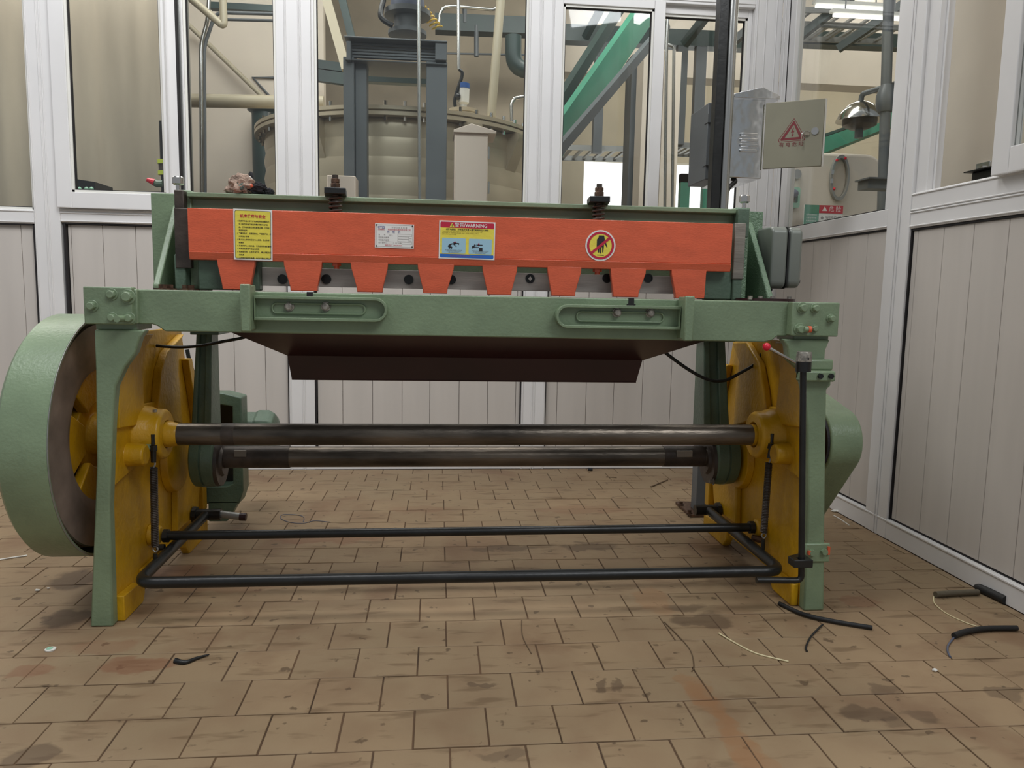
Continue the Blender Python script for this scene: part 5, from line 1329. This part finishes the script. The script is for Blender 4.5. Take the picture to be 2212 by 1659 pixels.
for i, (px, y0, y1, lb_) in enumerate(((1472, 250, 312, 'left'), (1512, 218, 312, 'middle'), (1294, 190, 330, 'lone'))):
    a, c = at(px-6, 84, 7.53), at(px+6, y1, 7.53); b = MB(); b.box(a.x, c.x, 7.53, 7.604, c.z, a.z)
    hp1('tray_hanger', {'left': 'short grey tray hanger nearer the bright conduits', 'middle': 'taller grey tray hanger left of the steel post', 'lone': 'long grey tray hanger in the left sliding sash'}[lb_], 'hanger', b, M_GREYS, smooth=0)
def tray(label, p, q, Y, w):
    a, c = at(*p, Y), at(*q, Y); o = thing('cable_tray', label, 'tray', tuple(a))
    for dy in (0.012, w): b = MB(); beam3(b, a+Vector((0, dy, 0)), c+Vector((0, dy, 0)), .02, .05); b.build('side_rail', M_LTGREY, o, smooth=0)
    n = 7
    for i in range(n):
        t = (i+.5)/n; m0 = a+(c-a)*t; b = MB(); beam3(b, m0, m0+Vector((0, w, 0)), .03, .02); b.build('rung', M_LTGREY, o, smooth=0)
tray('grey cable tray in the right sliding sash', (1446, 312), (1545, 316), 7.601, .5)
tray('grey cable tray in the left sliding sash', (1225, 318), (1392, 322), 7.601, .6)
tray('grey cable tray high in the slanting right-hand glass', (1700, 20), (1960, 24), 6.9, .8)
tray('second grey cable tray below the high one, right-hand glass', (1700, 50), (1960, 60), 7.1, .4)
# cream downstand and bulkheads
def block(label, p, q, Y, d, mt, name='bulkhead', cat='bulkhead'):
    a, c = at(*p, Y), at(*q, Y); b = MB(); b.box(a.x, c.x, Y, Y+d, c.z, a.z); return hp1(name, label, cat, b, mt, smooth=0)
sbuild(MB().box(at(1218, 200, 9).x, 8.9, 9.0, 9.3, at(1500, 168, 9).z, 4.7), 'trim_1', M_BEIGE, smooth=0)
a, c = at(1482, 375, 8), at(1526, 470, 8)
gr = thing('green_gate', 'pale green steel gate frame seen low in the right sliding sash', 'gate', ((a.x+c.x)/2, 8, 0))
for x in (a.x, c.x, c.x+.5): MB().box(x-.05, x+.05, 8, 8.08, 0, a.z).build('gate_post', M_TEAL, gr, smooth=0)
MB().box(a.x-.05, c.x+.55, 8, 8.08, a.z-.09, a.z).build('gate_rail', M_TEAL, gr, smooth=0)
# right-hand glass: shower, stair, vessel, sign
p = at(1857, 262, 4.6)
es = thing('emergency_shower', 'dark chrome emergency shower head on a bent arm, right-hand glass', 'shower', (p.x, 4.6, p.z))
q = at(1810, 262, 4.6).x; rr0 = p.x-q
b = MB(); b.lathe((p.x, 4.6, p.z), (0, 0, 1), [(0, rr0), (.006, rr0), (.05, rr0*.86), (.09, rr0*.6), (.115, rr0*.28), (.12, .02)], 32); b.build('dome', M_CHROME, es)
b = MB(); b.lathe((p.x, 4.6, p.z+.004), (0, 0, -1), [(0, rr0*.72), (.03, rr0*.70), (.05, rr0*.4), (.052, 0)], 28); b.build('spray_plate', M_DSTEEL, es)
b = MB(); b.tube(fillet([Vector((p.x, 4.6, p.z+.115)), Vector((p.x, 4.6, p.z+.16)), at(1950, 176, 4.24)], .03, 5), .016, 12); b.build('arm', M_GREYS, es)
b = MB(); b.cyl((p.x, 4.6, p.z-.10), (p.x, 4.6, p.z-.045), .025, n=12); b.build('nozzle', M_GREYS, es)
tubeh('green_grey_riser', 'tall grey riser pipe near the right edge of the slanting glass', 'pipe', [(1921, -30), (1905, 480)], 4.3, .030, M_GREYS, down=True, upz=1)
b = MB(); p = at(1914, 215, 4.3); b.lathe((p.x, 4.3, p.z-.07), (0, 0, 1), [(0, .04), (.02, .05), (.05, .055), (.09, .055), (.12, .045), (.15, .035)], 20); b.build('pipe_union', M_GREYS, bpy.data.objects['green_grey_riser'])
_a, _b = at(1775, 318, 6.2), at(1945, 248, 5.4)
sst = thing('stair_stringer', 'green stair side rising right below the shower head', 'stringer', (_a.x, _a.y, 0))
b = MB(); beam3(b, _a, _b, .05, .13); b.build('side_board', M_TEAL, sst, smooth=0)
for q in (_a, _b): MB().box(q.x-.03, q.x+.03, q.y-.03, q.y+.03, 0, q.z).build('support', M_TEAL, sst, smooth=0)
beamh('thin dark handrail above the green stair side', (1760, 300), (1870, 262), 6.0, 5.6, .02, .02, M_DGB, name='handrail', cat='rail')
a, c = at(1692, 322, 4.7), at(1908, 520, 4.7)
pv = thing('pale_vessel', 'pale rounded vessel with an oval hatch behind the slanting glass', 'vessel', ((a.x+c.x)/2, 4.9, 0))
b = MB(); b.prism(rrect(a.x, c.x, .4, a.z, .12, 8), 'y', 4.75, 5.3); b.build('shell', M_BEIGE, pv, bevel=.02, seg=3)
b = MB(); b.box(a.x+.1, c.x-.1, 4.8, 5.2, 0, .41); b.build('skirt', M_BEIGE, pv, smooth=0)
p = at(1812, 385, 4.74); b = MB(); b.ringprism(circ(p.x, p.z, .062, 32, sy=2.3), circ(p.x, p.z, .050, 32, sy=2.45), 'y', 4.72, 4.75); b.build('oval_hatch', M_LTGREY, pv)
for py, px in ((346, 1808), (408, 1802), (342, 1826)): q = at(px, py, 4.72); MB().sphere(q, .010, 8).build('red_knob', M_RED, pv)
for px, py in ((1798, 372), (1796, 391)): q = at(px, py, 4.72); b = MB(); b.box(q.x-.009, q.x+.009, 4.715, 4.72, q.z-.014, q.z+.014); b.build('bright_clip', M_CHROME, pv)
p = at(1722, 376, 4.73); b = MB(); b.prism(circ(p.x, p.z, .030, 16)+[(p.x+.03, p.z-.12), (p.x+.01, p.z-.12)][:0], 'y', 4.73, 4.75); b.build('hanging_tag', M_LTGREY, pv)
a, c = at(1705, 404, 4.71), at(1727, 449, 4.71); b = MB(); b.ringprism(rrect(a.x, c.x, c.z, a.z, .015), rrect(a.x+.015, c.x-.015, c.z+.03, a.z-.03, .008), 'y', 4.71, 4.752)
b.build('level_gauge', M_GREENC, pv)
b = MB(); p = at(1698, 418, 4.68); b.tube(fillet([Vector((p.x, 4.68, 0)), p, at(1716, 418, 4.68), at(1716, 418, 4.8)], .03, 5), .026, 12); b.build('inlet_pipe', M_CABBL, pv, smooth=50)
a, c = at(1738, 442, 4.6), at(1818, 492, 4.6)
sg = thing('safety_sign', 'green, red and white confined-space notice low behind the slanting glass', 'sign', ((a.x+c.x)/2, 4.6, c.z))
PS = Print((a.x, 4.598, c.z)); w_, h_ = c.x-a.x, a.z-c.z
MB().box(a.x, c.x, 4.60, 4.606, c.z, a.z).build('board', M_WHITEP, sg, smooth=0)
MB().box((a.x+c.x)/2-.01, (a.x+c.x)/2+.01, 4.606, 4.62, 0, a.z).build('stand', M_LTGREY, sg, smooth=0)
b = MB(); PS.poly(b, [(0, 0), (w_*.38, 0), (w_*.38, h_), (0, h_)]); b.build('green_field', M_TEAL, sg, smooth=0)
b = MB(); PS.poly(b, [(w_*.38, h_*.64), (w_, h_*.64), (w_, h_), (w_*.38, h_)]); b.build('red_field', M_REDP, sg, smooth=0)
b = MB(); PS.text(b, '▲ 危 险', w_*.70, h_*.82, h_*.26); 
for i in range(4): PS.text(b, '有限空间作业', w_*.19, h_*(.55-.14*i), h_*.085)
b.build('lettering', M_WHITE, sg, smooth=0)
b = MB(); PS.text(b, '受限空间', w_*.76, h_*.42, h_*.20); PS.poly(b, circ(w_*.47, h_*.42, h_*.07, 12)); b.build('lettering', M_GREYP, sg, smooth=0)
a, c = at(1876, 388, 3.9), at(1925, 408, 3.9)
b = MB(); b.box(a.x, c.x+.05, 3.9, 4.0, c.z, a.z); b.box(a.x-.02, c.x+.05, 3.86, 4.0, a.z, a.z+.008); hp1('wall_bracket', 'small grey shelf bracket against the riser pipe', 'bracket', b, M_GREYS, smooth=0)
# window stay and closer beyond the right window
p = atx(2128, 378, 1.93)
dc = thing('door_closer', 'black closer box with metal plate on the plaster beyond the right window', 'closer', (1.955, p.y, p.z-.03))
a, c = atx(2102, 374, 1.93), atx(2168, 392, 1.93)
MB().box(1.925, 1.968, min(a.y, c.y), max(a.y, c.y), c.z-.01, a.z).build('case', M_BLK, dc, bevel=.003)
MB().box(1.90, 1.968, min(a.y, c.y)-.02, max(a.y, c.y)+.01, a.z, a.z+.004).build('top_plate', M_BLK, dc, smooth=0)
a, c = atx(2106, 354, 1.955), atx(2134, 372, 1.955)
MB().box(1.96, 1.969, min(a.y, c.y), max(a.y, c.y), c.z, a.z).build('metal_plate', M_STAIN, dc, bevel=.001)
b = MB(); q = atx(2124, 362, 1.958); b.cyl((1.960, q.y, q.z), (1.950, q.y, q.z), .007, n=12); b.build('screw', M_CHROME, dc)
a, c = atx(2147, 318, 1.955), atx(2168, 340, 1.955)
b = MB(); b.box(1.955, 1.969, min(a.y, c.y), max(a.y, c.y), c.z, a.z); q = (a+c)/2; b.box(1.94, 1.956, q.y-.008, q.y+.008, a.z-.01, a.z+.03)
hp1('window_latch', 'small bright latch on the plaster above the closer box', 'latch', b, M_STAIN, bevel=.001)

sbuild(MB().box(-2, 9, 13.2, 13.25, -1, 7), 'sky_panel', M_SKY, smooth=0)      # glowing panel standing in for the overcast sky outside the loading bay
for i, (px, py, lb_) in enumerate(((1762, 13, 'upper of two lit lamp tubes high in the slanting glass'), (1800, 33, 'lower of two lit lamp tubes high in the slanting glass'))):
    p = at(px, py, 6.3-.1*i)
    o = thing('tube_lamp', lb_, 'lamp', (p.x, p.y, p.z))
    MB().cyl((p.x, p.y, p.z), (p.x+.62, p.y, p.z), .014, n=10).build('tube', M_LAMP, o)
    MB().box(p.x-.02, p.x+.64, p.y-.03, p.y+.03, p.z+.018, p.z+.045).build('housing', M_WHITEP, o, smooth=0)
    for dx in (.1, .52): MB().cyl((p.x+dx, p.y, p.z+.04), (p.x+dx, p.y, 4.7), .006, n=6).build('suspension_rod', M_GREYS, o)
GR = {'steel_beam': 'overhead steel beams in the hall', 'column': 'upright columns behind the sliding sashes', 'tray_hanger': 'grey cable tray hangers in the hall',
      'cable_tray': 'grey cable trays in the hall', 'grey_pipe': 'slim pipes running down the third bay', 'bright_conduit': 'bright conduits in the right sliding sash',
      'stair_stringer': 'stair stringers in the hall', 'tube_lamp': 'lit lamp tubes under the hall ceiling', 'hanger_rod': 'flat hangers at the dark green beam'}
for o in scene.objects:
    if o.parent is None and 'label' in o and o.name.split('.')[0] in GR: o['group'] = GR[o.name.split('.')[0]]
